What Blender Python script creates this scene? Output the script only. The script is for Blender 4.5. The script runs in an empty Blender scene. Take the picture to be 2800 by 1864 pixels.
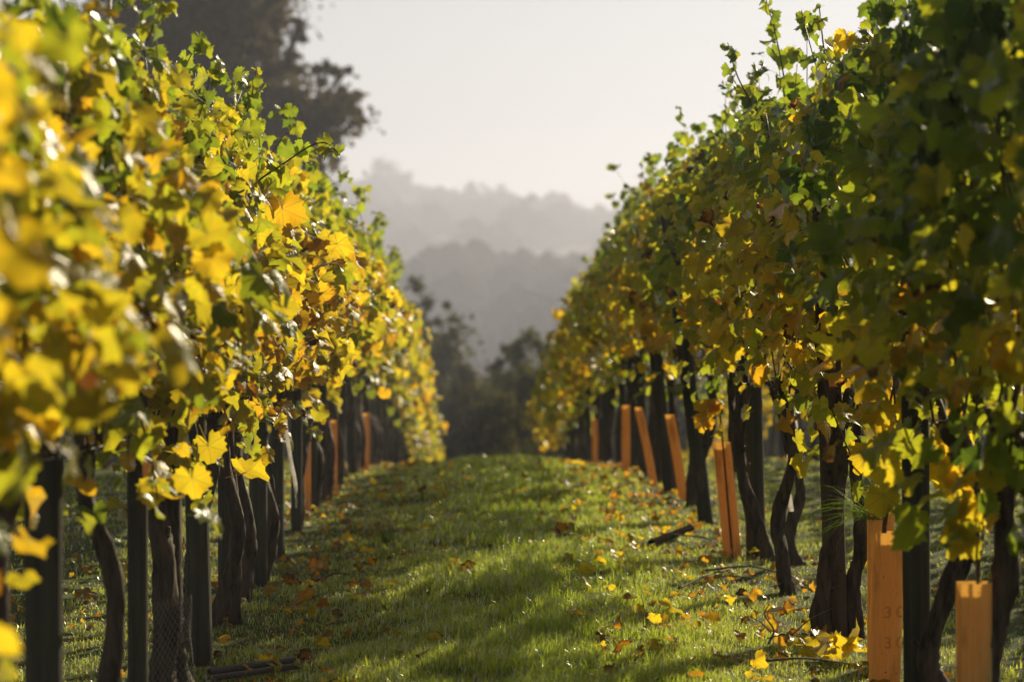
import bpy, math, random
import numpy as np
from mathutils import Vector, Matrix, noise as mnoise

R = math.radians
SC = bpy.context.scene
COL = SC.collection

# ------------------------------------------------------------------ camera, light, exposure
cam_data = bpy.data.cameras.new('camera')
cam = bpy.data.objects.new('camera', cam_data)
COL.objects.link(cam)
cam.location = (0, 0, 1.15)
cam.rotation_euler = (R(90 - 0.556), 0, R(-0.92))
cam_data.lens = 85.0
cam_data.sensor_width = 36.0
cam_data.clip_start = 0.1
cam_data.clip_end = 5000
cam_data.dof.use_dof = True
cam_data.dof.focus_distance = 8.9
cam_data.dof.aperture_fstop = 2.9
cam_data.dof.aperture_blades = 0
SC.camera = cam

SUN_EL, SUN_AZ = R(23.8), R(29.0)           # azimuth clockwise from +Y (the way the camera looks)
sunvec = Vector((math.sin(SUN_AZ) * math.cos(SUN_EL), math.cos(SUN_AZ) * math.cos(SUN_EL), math.sin(SUN_EL)))
world = bpy.data.worlds.new('World')
SC.world = world
world.use_nodes = True
wn, wl = world.node_tree.nodes, world.node_tree.links
wn.clear()
sky = wn.new('ShaderNodeTexSky')
sky.sky_type = 'NISHITA'
sky.sun_disc = False
sky.sun_elevation = SUN_EL
sky.sun_rotation = SUN_AZ
sky.air_density = 0.8
sky.dust_density = 0.35
sky.ozone_density = 0.6
hs = wn.new('ShaderNodeHueSaturation'); hs.inputs['Saturation'].default_value = 0.10
bg = wn.new('ShaderNodeBackground'); bg.inputs['Strength'].default_value = 0.050
wo = wn.new('ShaderNodeOutputWorld')
wl.new(sky.outputs[0], hs.inputs['Color']); wl.new(hs.outputs[0], bg.inputs[0]); wl.new(bg.outputs[0], wo.inputs[0])

sd = bpy.data.lights.new('sun', 'SUN')
sd.energy = 5.0
sd.angle = R(0.6)
sd.color = (1.0, 0.85, 0.57)
sun = bpy.data.objects.new('sun', sd)
sun.rotation_euler = sunvec.to_track_quat('Z', 'Y').to_euler()
COL.objects.link(sun)

SC.view_settings.view_transform = 'Standard'
SC.view_settings.look = 'None'
SC.view_settings.exposure = 0.54
SC.view_settings.gamma = 1.0
SC.render.engine = 'CYCLES'
cy = SC.cycles
cy.use_denoising = True
cy.max_bounces = 9
cy.diffuse_bounces = 4
cy.glossy_bounces = 2
cy.transmission_bounces = 6
cy.transparent_max_bounces = 8
cy.volume_bounces = 0
cy.sample_clamp_indirect = 6
cy.sample_clamp_direct = 30
cy.caustics_reflective = False
cy.caustics_refractive = False

# ------------------------------------------------------------------ place: measures
PITCH = 2.34                     # distance between vine rows
LX, RX = -0.97, 1.36             # the two rows beside the aisle
def base_z(y):
    y = np.asarray(y, float)
    a = np.where(y > 15, -0.0038 * (np.minimum(y, 45) - 15) ** 2, 0.0)
    b = np.clip(y - 45, 0, 115)
    a = a - 0.228 * b + 0.228 * b * b / 230.0
    return a
def smooth(t):
    t = np.clip(t, 0, 1)
    return t * t * (3 - 2 * t)
def gz(x, y):
    x = np.asarray(x, float); y = np.asarray(y, float)
    z = base_z(y)
    near = 1 - smooth((y - 45) / 20)
    z = z + near * (0.035 * np.cos(2 * math.pi * (x - 0.25) / PITCH)
        + 0.010 * np.sin(x * 5.1 + y * 2.3) * np.sin(y * 3.7 - x * 1.9)
        + 0.014 * np.sin(x * 2.2 + 1.0 + 0.6 * np.sin(y * .9)) * np.sin(y * 1.3 + x)
        + 0.006 * np.sin(x * 13.0 + y * 4.0) * np.sin(y * 11.0))
    # far slopes of the valley
    z = z + 21.0 * smooth((y - 190) / 250) - 6.0 * smooth((y - 440) / 60)
    z = z + (38.0 + 7.0 * np.sin(-x / 90.0 - .15)) * smooth((y - 480) / 400)
    z = z - 20.0 * smooth((y - 900) / 250)
    z = z + 1.2 * smooth((y - 150) / 100) * np.sin(x / 31.0 + 1) * np.sin(y / 47.0)
    return z

# ------------------------------------------------------------------ small tools
def new_mat(name):
    m = bpy.data.materials.new(name)
    m.use_nodes = True
    nt = m.node_tree
    nt.nodes.clear()
    return m, nt.nodes, nt.links
def N(nodes, typ, **kw):
    n = nodes.new(typ)
    for k, v in kw.items():
        setattr(n, k, v)
    return n
def math_node(nodes, links, op, a, b=None, clamp=False):
    n = nodes.new('ShaderNodeMath'); n.operation = op; n.use_clamp = clamp
    for i, v in enumerate((a, b)):
        if v is None: continue
        if isinstance(v, (int, float)): n.inputs[i].default_value = v
        else: links.new(v, n.inputs[i])
    return n.outputs[0]
def mixc(nodes, links, fac, a, b, blend='MIX'):
    n = nodes.new('ShaderNodeMix'); n.data_type = 'RGBA'; n.blend_type = blend
    for key, v in ((0, fac), (6, a), (7, b)):
        if isinstance(v, (int, float)): n.inputs[key].default_value = v
        elif isinstance(v, tuple): n.inputs[key].default_value = v if len(v) == 4 else (*v, 1)
        else: links.new(v, n.inputs[key])
    return n.outputs[2]

def mesh_from(name, V, F, mat=None, smooth_shade=True, tint=None, uv=None):
    """V (n,3) array, F list/array of faces (uniform arrays are fastest)."""
    me = bpy.data.meshes.new(name)
    V = np.asarray(V, np.float32)
    if isinstance(F, np.ndarray):
        k = F.shape[1]
        me.vertices.add(len(V)); me.vertices.foreach_set('co', V.ravel())
        me.loops.add(F.size); me.loops.foreach_set('vertex_index', F.ravel().astype(np.int32))
        me.polygons.add(len(F))
        me.polygons.foreach_set('loop_start', np.arange(0, F.size, k, dtype=np.int32))
        me.polygons.foreach_set('loop_total', np.full(len(F), k, np.int32))
        me.update(calc_edges=True)
    else:
        me.from_pydata([tuple(v) for v in V.tolist()], [], F)
    if smooth_shade:
        me.polygons.foreach_set('use_smooth', np.ones(len(me.polygons), bool))
    if tint is not None:
        a = me.attributes.new('tint', 'FLOAT_COLOR', 'POINT')
        a.data.foreach_set('color', np.asarray(tint, np.float32).ravel())
    if uv is not None:
        l = me.uv_layers.new(name='UVMap')
        vi = np.empty(len(me.loops), np.int32); me.loops.foreach_get('vertex_index', vi)
        l.data.foreach_set('uv', np.asarray(uv, np.float32)[vi].ravel())
    if mat is not None:
        me.materials.append(mat)
    return me
def link(name, me, parent=None, loc=None, rot=None, label=None, cat=None, group=None, kind=None):
    o = bpy.data.objects.new(name, me)
    COL.objects.link(o)
    if parent is not None: o.parent = parent
    if loc is not None: o.location = loc
    if rot is not None: o.rotation_euler = rot
    tag(o, label, cat, group, kind)
    return o
def tag(o, label=None, cat=None, group=None, kind=None):
    if label: o['label'] = label
    if cat: o['category'] = cat
    if group: o['group'] = group
    if kind: o['kind'] = kind
    return o

def spline(pts, n):
    """Catmull-Rom through pts (any dimension)."""
    P = np.asarray(pts, float)
    P = np.vstack([2 * P[0] - P[1], P, 2 * P[-1] - P[-2]])
    out = []
    segs = len(P) - 3
    for t in np.linspace(0, segs - 1e-6, n):
        i = int(t); f = t - i
        a, b, c, d = P[i], P[i + 1], P[i + 2], P[i + 3]
        out.append(.5 * ((2 * b) + (c - a) * f + (2 * a - 5 * b + 4 * c - d) * f * f + (3 * b - a - 3 * c + d) * f ** 3))
    return np.array(out)
def tube(path, rad, sides=8, bark=0.0, seed=0, cap=True):
    """path (n,3), rad (n,) -> V, F(list).  bark = relative relief of twisted ridges."""
    path = np.asarray(path, float); n = len(path)
    rad = np.broadcast_to(np.asarray(rad, float), (n,))
    T = np.gradient(path, axis=0); T /= np.linalg.norm(T, axis=1)[:, None] + 1e-9
    up = np.array([0.13, 0.97, 0.2]) if abs(T[0] @ np.array([0.13, 0.97, 0.2])) < .9 else np.array([1, 0, 0.1])
    A = np.zeros((n, 3)); a = up - (up @ T[0]) * T[0]; a /= np.linalg.norm(a)
    for i in range(n):
        a = a - (a @ T[i]) * T[i]; a /= np.linalg.norm(a) + 1e-9
        A[i] = a
    B = np.cross(T, A)
    ph = np.linspace(0, 2 * math.pi, sides, endpoint=False)
    rs = np.random.RandomState(seed)
    r = rad[:, None] * np.ones((1, sides))
    if bark:
        u = np.linspace(0, 1, n)[:, None]
        p = ph[None] + u * rs.uniform(-2.5, 2.5)
        o = rs.uniform(0, 6, 6)
        r = r * (1 + bark * (np.sin(3 * p + o[0] + 5 * u) + .7 * np.sin(5 * p + o[1] - 9 * u) + .6 * np.sin(2 * p + 23 * u + o[2])
                 + .5 * np.sin(31 * u + o[3] + p)) + bark * .9 * rs.uniform(-1, 1, (n, sides)))
    V = path[:, None] + r[..., None] * (np.cos(ph)[None, :, None] * A[:, None] + np.sin(ph)[None, :, None] * B[:, None])
    V = V.reshape(-1, 3)
    F = []
    for i in range(n - 1):
        for j in range(sides):
            k = (j + 1) % sides
            F.append((i * sides + j, i * sides + k, (i + 1) * sides + k, (i + 1) * sides + j))
    if cap:
        F.append(tuple(range(sides))[::-1]); F.append(tuple((n - 1) * sides + j for j in range(sides)))
    return V, F
class MB:
    def __init__(s): s.V = []; s.F = []; s.n = 0; s.T = []
    def add(s, V, F, tint=None):
        V = np.asarray(V, float)
        s.V.append(V); s.F += [tuple(int(i) + s.n for i in f) for f in F]; s.n += len(V)
        s.T.append(np.tile(np.array(tint if tint is not None else (1, 1, 1, 1), float), (len(V), 1)))
    def mesh(s, name, mat, sm=True):
        return mesh_from(name, np.vstack(s.V), s.F, mat, sm, tint=np.vstack(s.T))

# ------------------------------------------------------------------ materials
def leaf_material(name, per_object):
    m, n, l = new_mat(name)
    if per_object:
        oi = N(n, 'ShaderNodeObjectInfo'); col = oi.outputs['Color']; brown = oi.outputs['Alpha']; rnd = oi.outputs['Random']
    else:
        at = N(n, 'ShaderNodeAttribute', attribute_name='tint'); col = at.outputs['Color']; brown = at.outputs['Alpha']; rnd = None
    uv = N(n, 'ShaderNodeUVMap'); sx = N(n, 'ShaderNodeSeparateXYZ'); l.new(uv.outputs[0], sx.inputs[0])
    geo = N(n, 'ShaderNodeNewGeometry')
    M = lambda op, a, b=None, c=False: math_node(n, l, op, a, b, c)
    ang = M('ABSOLUTE', M('ARCTAN2', sx.outputs[0], sx.outputs[1]))
    rr = M('SQRT', M('ADD', M('MULTIPLY', sx.outputs[0], sx.outputs[0]), M('MULTIPLY', sx.outputs[1], sx.outputs[1])))
    pp = M('PINGPONG', ang, R(27))
    dist = M('MULTIPLY', rr, M('SINE', pp))
    vein = M('SUBTRACT', 1.0, M('DIVIDE', dist, 0.022), True)
    # side veins: fine lines leaving the main ones
    side = M('PINGPONG', M('ADD', M('MULTIPLY', rr, 1.0), M('MULTIPLY', dist, -0.9)), 0.055)
    svein = M('MULTIPLY', M('SUBTRACT', 1.0, M('DIVIDE', side, 0.010), True), 0.55)
    veins = M('MAXIMUM', vein, svein)
    tn = N(n, 'ShaderNodeTexNoise'); tn.inputs['Scale'].default_value = 3.2; tn.inputs['Detail'].default_value = 3
    mp = N(n, 'ShaderNodeVectorMath', operation='ADD'); l.new(uv.outputs[0], mp.inputs[0])
    if per_object: 
        cmb = N(n, 'ShaderNodeCombineXYZ'); l.new(M('MULTIPLY', rnd, 37.0), cmb.inputs[2]); l.new(cmb.outputs[0], mp.inputs[1])
        l.new(mp.outputs[0], tn.inputs['Vector'])
    else:
        tc = N(n, 'ShaderNodeTexCoord'); l.new(tc.outputs['Object'], tn.inputs['Vector']); tn.inputs['Scale'].default_value = 26
    # brown, dry patches creeping in from the margin
    edge = M('MULTIPLY', rr, 0.75)
    b0 = M('ADD', M('ADD', M('MULTIPLY', tn.outputs[0], 0.75), edge), M('MULTIPLY', brown, 0.9))
    bmask = M('MULTIPLY', M('SUBTRACT', b0, 1.18), 9.0, True)
    patch = M('MULTIPLY', M('SUBTRACT', tn.outputs[0], 0.45), 5.0, True)
    base = mixc(n, l, M('MULTIPLY', patch, 0.35), col, mixc(n, l, 1.0, col, (1.25, 0.86, 0.7), 'MULTIPLY'))
    base = mixc(n, l, M('MULTIPLY', veins, 0.6), base, mixc(n, l, 0.5, base, (0.70, 0.62, 0.22)))
    base = mixc(n, l, bmask, base, (0.16, 0.055, 0.012))
    dcol = mixc(n, l, 1.0, base, (0.42, 0.50, 0.50), 'MULTIPLY')
    dark_vein = mixc(n, l, M('MULTIPLY', veins, 0.55), base, (0.12, 0.12, 0.01))
    dif = N(n, 'ShaderNodeBsdfDiffuse'); l.new(dcol, dif.inputs[0])
    tr = N(n, 'ShaderNodeBsdfTranslucent'); l.new(dark_vein, tr.inputs[0])
    mx = N(n, 'ShaderNodeMixShader'); mx.inputs[0].default_value = 0.72
    l.new(dif.outputs[0], mx.inputs[1]); l.new(tr.outputs[0], mx.inputs[2])
    bump = N(n, 'ShaderNodeBump'); bump.inputs['Strength'].default_value = 0.55; bump.inputs['Distance'].default_value = 0.006
    l.new(M('ADD', M('MULTIPLY', veins, -0.6), tn.outputs[0]), bump.inputs['Height'])
    gl = N(n, 'ShaderNodeBsdfGlossy'); gl.inputs['Roughness'].default_value = 0.38
    l.new(bump.outputs[0], gl.inputs['Normal']); l.new(bump.outputs[0], dif.inputs['Normal'])
    fr = N(n, 'ShaderNodeFresnel'); fr.inputs['IOR'].default_value = 1.42; l.new(bump.outputs[0], fr.inputs['Normal'])
    m2 = N(n, 'ShaderNodeMixShader'); l.new(M('MULTIPLY', fr.outputs[0], 0.30), m2.inputs[0])
    l.new(mx.outputs[0], m2.inputs[1]); l.new(gl.outputs[0], m2.inputs[2])
    out = N(n, 'ShaderNodeOutputMaterial'); l.new(m2.outputs[0], out.inputs[0])
    return m
LEAF_O = leaf_material('vine_leaf', True)
LEAF_M = leaf_material('vine_foliage', False)

def simple(name, color, rough=.7, spec=.3, noise_scale=None, color2=None, bump=0.0, stretch=(1, 1, 1), transl=0.0, wave=None, tint=False, contrast=3.0):
    m, n, l = new_mat(name)
    p = N(n, 'ShaderNodeBsdfPrincipled'); p.inputs['Roughness'].default_value = rough
    p.inputs['Specular IOR Level'].default_value = spec
    out = N(n, 'ShaderNodeOutputMaterial')
    c = color
    tc = N(n, 'ShaderNodeTexCoord'); mp = N(n, 'ShaderNodeMapping'); mp.inputs['Scale'].default_value = stretch
    l.new(tc.outputs['Object'], mp.inputs[0])
    csock = None
    if noise_scale:
        tn = N(n, 'ShaderNodeTexNoise'); tn.inputs['Scale'].default_value = noise_scale; tn.inputs['Detail'].default_value = 6
        tn.inputs['Roughness'].default_value = .62
        l.new(mp.outputs[0], tn.inputs['Vector'])
        f = math_node(n, l, 'MULTIPLY', math_node(n, l, 'SUBTRACT', tn.outputs[0], 0.5 - .5 / contrast), contrast, True)
        csock = mixc(n, l, f, color, color2 or color)
        if bump:
            b = N(n, 'ShaderNodeBump'); b.inputs['Strength'].default_value = 1; b.inputs['Distance'].default_value = bump
            l.new(tn.outputs[0], b.inputs['Height']); l.new(b.outputs[0], p.inputs['Normal'])
    if tint:
        at = N(n, 'ShaderNodeAttribute', attribute_name='tint')
        csock = mixc(n, l, 1.0, csock if csock else (*color, 1), at.outputs['Color'], 'MULTIPLY')
    if csock: l.new(csock, p.inputs['Base Color'])
    else: p.inputs['Base Color'].default_value = (*color, 1)
    if transl:
        t = N(n, 'ShaderNodeBsdfTranslucent')
        if csock: l.new(csock, t.inputs[0])
        else: t.inputs[0].default_value = (*color, 1)
        mx = N(n, 'ShaderNodeMixShader'); mx.inputs[0].default_value = transl
        l.new(p.outputs[0], mx.inputs[1]); l.new(t.outputs[0], mx.inputs[2]); l.new(mx.outputs[0], out.inputs[0])
    else:
        l.new(p.outputs[0], out.inputs[0])
    return m
BARK = simple('wet_vine_bark', (0.013, 0.009, 0.006), .7, .25, 34, (0.13, 0.09, 0.062), .02, (1, 1, .2), contrast=3.0)
CANE = simple('brown_cane', (0.085, 0.040, 0.020), .45, .4, 40, (0.04, 0.02, 0.012), .0008, (1, 1, .3))
POST = simple('weathered_post_wood', (0.032, 0.032, 0.023), .8, .15, 30, (0.085, 0.082, 0.058), .002, (1, 1, .06))
BROWN_POST = simple('brown_post_wood', (0.06, 0.04, 0.026), .8, .2, 30, (0.11, 0.08, 0.055), .002, (1, 1, .06))
WIRE = simple('galvanised_wire', (0.22, 0.22, 0.22), .45, .5)
NET = simple('black_netting', (0.13, 0.12, 0.11), .5, .5)
BLACK_PLASTIC = simple('black_plastic', (0.085, 0.078, 0.078), .55, .35)
MATTE_BLACK = simple('matte_black_plastic', (0.025, 0.022, 0.020), 1.0, 0.0)  # black plastic with its gloss taken out, so grazing sun leaves no glare
RIBBON = simple('white_plastic_ribbon', (0.72, 0.69, 0.66), .45, .4, 30, (0.50, 0.46, 0.42), 0, transl=.45)
DEADWOOD = simple('dry_twig', (0.09, 0.065, 0.05), .8, .2, 50, (0.20, 0.16, 0.13), .001)
TREEBARK = simple('tree_bark', (0.06, 0.05, 0.04), .9, .1, 6, (0.12, 0.10, 0.08), .02, (1, 1, .3))
DARKSTEM = simple('weed_stem', (0.05, 0.07, 0.02), .7, .2)
INK = simple('faded_ink_mark', (0.66, 0.46, 0.19), .8, .1, transl=.4)

def guard_material():
    m, n, l = new_mat('orange_guard_wood_grain')
    tc = N(n, 'ShaderNodeTexCoord'); mp = N(n, 'ShaderNodeMapping'); mp.inputs['Scale'].default_value = (1, 1, .03)
    l.new(tc.outputs['Object'], mp.inputs[0])
    w = N(n, 'ShaderNodeTexNoise'); w.inputs['Scale'].default_value = 330; w.inputs['Detail'].default_value = 1; l.new(mp.outputs[0], w.inputs['Vector'])
    big = N(n, 'ShaderNodeTexNoise'); big.inputs['Scale'].default_value = 22; big.inputs['Detail'].default_value = 4
    mp2 = N(n, 'ShaderNodeMapping'); mp2.inputs['Scale'].default_value = (1, 1, .25); l.new(tc.outputs['Object'], mp2.inputs[0]); l.new(mp2.outputs[0], big.inputs['Vector'])
    sp = N(n, 'ShaderNodeTexNoise'); sp.inputs['Scale'].default_value = 150; sp.inputs['Detail'].default_value = 0; l.new(tc.outputs['Object'], sp.inputs['Vector'])
    f = math_node(n, l, 'MULTIPLY', math_node(n, l, 'SUBTRACT', w.outputs[0], .35), 3.0, True)
    c = mixc(n, l, f, (0.93, 0.72, 0.34), (0.86, 0.61, 0.23))
    c = mixc(n, l, math_node(n, l, 'MULTIPLY', math_node(n, l, 'SUBTRACT', big.outputs[0], .56), 3.5, True), c, (0.50, 0.28, 0.10))
    c = mixc(n, l, math_node(n, l, 'MULTIPLY', math_node(n, l, 'SUBTRACT', sp.outputs[0], .78), 12, True), c, (0.10, 0.04, 0.01))
    d = N(n, 'ShaderNodeBsdfDiffuse'); t = N(n, 'ShaderNodeBsdfTranslucent')
    l.new(c, d.inputs[0]); l.new(c, t.inputs[0])
    mx = N(n, 'ShaderNodeMixShader'); mx.inputs[0].default_value = .60
    l.new(d.outputs[0], mx.inputs[1]); l.new(t.outputs[0], mx.inputs[2])
    out = N(n, 'ShaderNodeOutputMaterial'); l.new(mx.outputs[0], out.inputs[0])
    return m
GUARD = guard_material()

def grass_material(name):
    m, n, l = new_mat(name)
    at = N(n, 'ShaderNodeAttribute', attribute_name='tint')
    d = N(n, 'ShaderNodeBsdfDiffuse'); t = N(n, 'ShaderNodeBsdfTranslucent')
    l.new(mixc(n, l, 1.0, at.outputs['Color'], (.72, .78, .8), 'MULTIPLY'), d.inputs[0]); l.new(at.outputs['Color'], t.inputs[0])
    mx = N(n, 'ShaderNodeMixShader'); mx.inputs[0].default_value = .55
    l.new(d.outputs[0], mx.inputs[1]); l.new(t.outputs[0], mx.inputs[2])
    g = N(n, 'ShaderNodeBsdfGlossy'); g.inputs['Roughness'].default_value = .28
    fr = N(n, 'ShaderNodeFresnel'); fr.inputs['IOR'].default_value = 1.4
    m2 = N(n, 'ShaderNodeMixShader'); l.new(math_node(n, l, 'MULTIPLY', fr.outputs[0], 1.0), m2.inputs[0])
    l.new(mx.outputs[0], m2.inputs[1]); l.new(g.outputs[0], m2.inputs[2])
    out = N(n, 'ShaderNodeOutputMaterial'); l.new(m2.outputs[0], out.inputs[0])
    return m
GRASS = grass_material('grass_blades')
TUFT = simple('dark_tuft_blades', (1, 1, 1), .6, .12, transl=.5, tint=True)

def crown_material(name, c1, c2, transl=.35):
    m, n, l = new_mat(name)
    at = N(n, 'ShaderNodeAttribute', attribute_name='tint')
    d = N(n, 'ShaderNodeBsdfDiffuse'); t = N(n, 'ShaderNodeBsdfTranslucent')
    c = mixc(n, l, at.outputs['Color'], c1, c2)
    l.new(c, d.inputs[0]); l.new(c, t.inputs[0])
    mx = N(n, 'ShaderNodeMixShader'); mx.inputs[0].default_value = transl
    l.new(d.outputs[0], mx.inputs[1]); l.new(t.outputs[0], mx.inputs[2])
    out = N(n, 'ShaderNodeOutputMaterial'); l.new(mx.outputs[0], out.inputs[0])
    return m
OAK = crown_material('oak_leaves', (0.075, 0.062, 0.030), (0.16, 0.125, 0.05))
BUSH = crown_material('hedge_leaves', (0.06, 0.065, 0.02), (0.17, 0.16, 0.04))
WOOD = crown_material('far_wood_leaves', (0.035, 0.040, 0.020), (0.060, 0.060, 0.030), .2)

def ground_material():
    m, n, l = new_mat('turf_ground')
    g = N(n, 'ShaderNodeNewGeometry'); sx = N(n, 'ShaderNodeSeparateXYZ'); l.new(g.outputs['Position'], sx.inputs[0])
    tn = N(n, 'ShaderNodeTexNoise'); tn.inputs['Scale'].default_value = 2.2; tn.inputs['Detail'].default_value = 8; l.new(g.outputs['Position'], tn.inputs['Vector'])
    fine = N(n, 'ShaderNodeTexNoise'); fine.inputs['Scale'].default_value = 60; fine.inputs['Detail'].default_value = 5; l.new(g.outputs['Position'], fine.inputs['Vector'])
    far = N(n, 'ShaderNodeTexNoise'); far.inputs['Scale'].default_value = .012; far.inputs['Detail'].default_value = 3; l.new(g.outputs['Position'], far.inputs['Vector'])
    M = lambda op, a, b=None, c=False: math_node(n, l, op, a, b, c)
    c = mixc(n, l, M('MULTIPLY', M('SUBTRACT', tn.outputs[0], .38), 4.0, True), (0.050, 0.075, 0.018), (0.060, 0.048, 0.022))
    c = mixc(n, l, M('MULTIPLY', M('SUBTRACT', fine.outputs[0], .45), 6.0, True), c, (0.10, 0.15, 0.025))
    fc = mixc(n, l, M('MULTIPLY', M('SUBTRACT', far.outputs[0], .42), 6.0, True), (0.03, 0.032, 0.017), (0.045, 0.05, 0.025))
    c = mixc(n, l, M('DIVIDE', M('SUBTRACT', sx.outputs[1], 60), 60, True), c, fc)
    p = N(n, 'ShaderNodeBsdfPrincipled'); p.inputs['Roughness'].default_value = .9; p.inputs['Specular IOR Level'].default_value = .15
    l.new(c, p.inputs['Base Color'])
    b = N(n, 'ShaderNodeBump'); b.inputs['Distance'].default_value = .02; l.new(fine.outputs[0], b.inputs['Height']); l.new(b.outputs[0], p.inputs['Normal'])
    out = N(n, 'ShaderNodeOutputMaterial'); l.new(p.outputs[0], out.inputs[0])
    return m
GROUND = ground_material()

# ------------------------------------------------------------------ ground sheet
def build_ground():
    ys = np.concatenate([np.arange(-12, 4, 1.0), np.arange(4, 30, .14), np.arange(30, 60, .6), np.arange(60, 160, 3), np.arange(160, 1120, 12)])
    xs = np.concatenate([-np.arange(430, 60, -22.), -np.arange(60, 10, -4.), np.arange(-10, -5, .5), np.arange(-5, 6, .12), np.arange(6, 12, .5), np.arange(12, 60, 4.), np.arange(60, 440, 22.)])
    X, Y = np.meshgrid(xs, ys)
    Z = gz(X, Y)
    V = np.stack([X, Y, Z], -1).reshape(-1, 3)
    nx, ny = len(xs), len(ys)
    i, j = np.meshgrid(np.arange(nx - 1), np.arange(ny - 1))
    a = (j * nx + i).ravel()
    F = np.stack([a, a + 1, a + 1 + nx, a + nx], -1)
    link('ground', mesh_from('ground', V, F, GROUND), kind='structure')
build_ground()

# ------------------------------------------------------------------ vine leaves
CTRL_A = np.array([0, 12, 24, 33, 44, 56, 68, 80, 92, 106, 120, 136, 150, 162, 173])
CTRL_R = np.array([.80, .70, .62, .53, .62, .70, .62, .51, .52, .55, .49, .43, .40, .33, .13])
def leaf_template(seed, hi=True):
    rs = np.random.RandomState(seed)
    fold = rs.uniform(-.35, .55); droop = rs.uniform(.05, .95); ruf = rs.uniform(.04, .13); o = rs.uniform(0, 6, 3)
    lobed = rs.uniform(.45, 1.05); asym = rs.uniform(-.06, .06); curl = rs.uniform(-.6, .8)
    def shape(a_deg, rad_f, ser=0.):
        aa = np.abs(a_deg)
        r = np.interp(aa, CTRL_A, CTRL_R)
        r = .56 + (r - .56) * lobed if ser is not None else r
        r = np.where(aa > 165, np.interp(aa, CTRL_A, CTRL_R), r)
        r = r * (1 + asym * np.sign(a_deg)) + (ser if ser is not None else 0)
        r = r * rad_f
        p = np.radians(a_deg)
        x, y = r * np.sin(p), r * np.cos(p)
        z = fold * np.abs(x) - droop * np.where(y > 0, y * y, .3 * y * y) + ruf * np.sin(4 * p + o[0]) * rad_f * 1.1 \
            + curl * r ** 3 * np.sin(p * 1.0 + o[1])
        return np.stack([x, y, z], -1)
    if hi:
        no, ni = 30, 10
        ao = np.linspace(-173, 173, no + 1); ai = np.linspace(-173, 173, ni + 1)
        ser = np.where(np.arange(no + 1) % 2 == 0, .050, -.038) + rs.uniform(-.02, .02, no + 1); ser[0] = ser[-1] = 0
        V = np.vstack([[[0, 0, 0]], shape(ai, .52), shape(ao, 1., ser)])
        F = []
        for k in range(ni):
            F.append((0, 1 + k, 2 + k)[::-1])
            b = 1 + ni + 1 + 3 * k
            F.append((1 + k, b, b + 1)[::-1]); F.append((1 + k, b + 1, b + 2, 2 + k)[::-1]); F.append((2 + k, b + 2, b + 3)[::-1])
        nb = len(V); w = .014; L = rs.uniform(.45, .8)
        tip = [rs.uniform(-.1, .1), -L * .8, -L * .45]
        V = np.vstack([V, [[-w, 0, .002], [w, 0, .002], [0, 0, -.02], [tip[0] - w, tip[1], tip[2]], [tip[0] + w, tip[1], tip[2]], [tip[0], tip[1], tip[2] - .02]]])
        F += [(nb, nb + 1, nb + 4, nb + 3), (nb + 1, nb + 2, nb + 5, nb + 4), (nb + 2, nb, nb + 3, nb + 5)]
        F3 = []
        for f in F:
            F3.append(f[:3])
            if len(f) == 4: F3.append((f[0], f[2], f[3]))
        F = F3
    else:
        no = 12
        ao = np.linspace(-173, 173, no + 1)
        ser = rs.uniform(-.04, .04, no + 1); ser[0] = ser[-1] = 0
        V = np.vstack([[[0, 0, 0]], shape(ao, 1., ser)])
        F = [(0, 2 + k, 1 + k) for k in range(no)]
    return V, np.array(F, np.int32)
HI = [leaf_template(s) for s in range(14)]
LO = [leaf_template(s, False) for s in range(8)]
LEAF_MESH = [mesh_from('vine_leaf_shape', v, f, LEAF_O, uv=v[:, :2]) for v, f in HI]

RAMP_T = np.array([0, .25, .45, .65, .85, 1.0])
RAMP_C = np.array([(.070, .150, .012), (.28, .39, .018), (.52, .54, .022), (.86, .66, .022), (.90, .50, .014), (.60, .25, .012)])
def leaf_color(t, rs):
    t = np.clip(t, 0, 1)
    c = np.stack([np.interp(t, RAMP_T, RAMP_C[:, k]) for k in range(3)], -1)
    return c * rs.uniform(.8, 1.12, (len(t), 1))

def frames(nrm, tip, rs):
    nrm = nrm / np.linalg.norm(nrm, axis=1)[:, None]
    t = tip - (tip * nrm).sum(1)[:, None] * nrm
    t /= np.linalg.norm(t, axis=1)[:, None] + 1e-9
    x = np.cross(t, nrm)
    return np.stack([x, t, nrm], -1)        # columns

def wob(y, k):
    return math.sin(y * 2.1 + k) * .5 + math.sin(y * 5.3 + 1.7 * k) * .3 + math.sin(y * 11.9 + 2.9 * k) * .2

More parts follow.
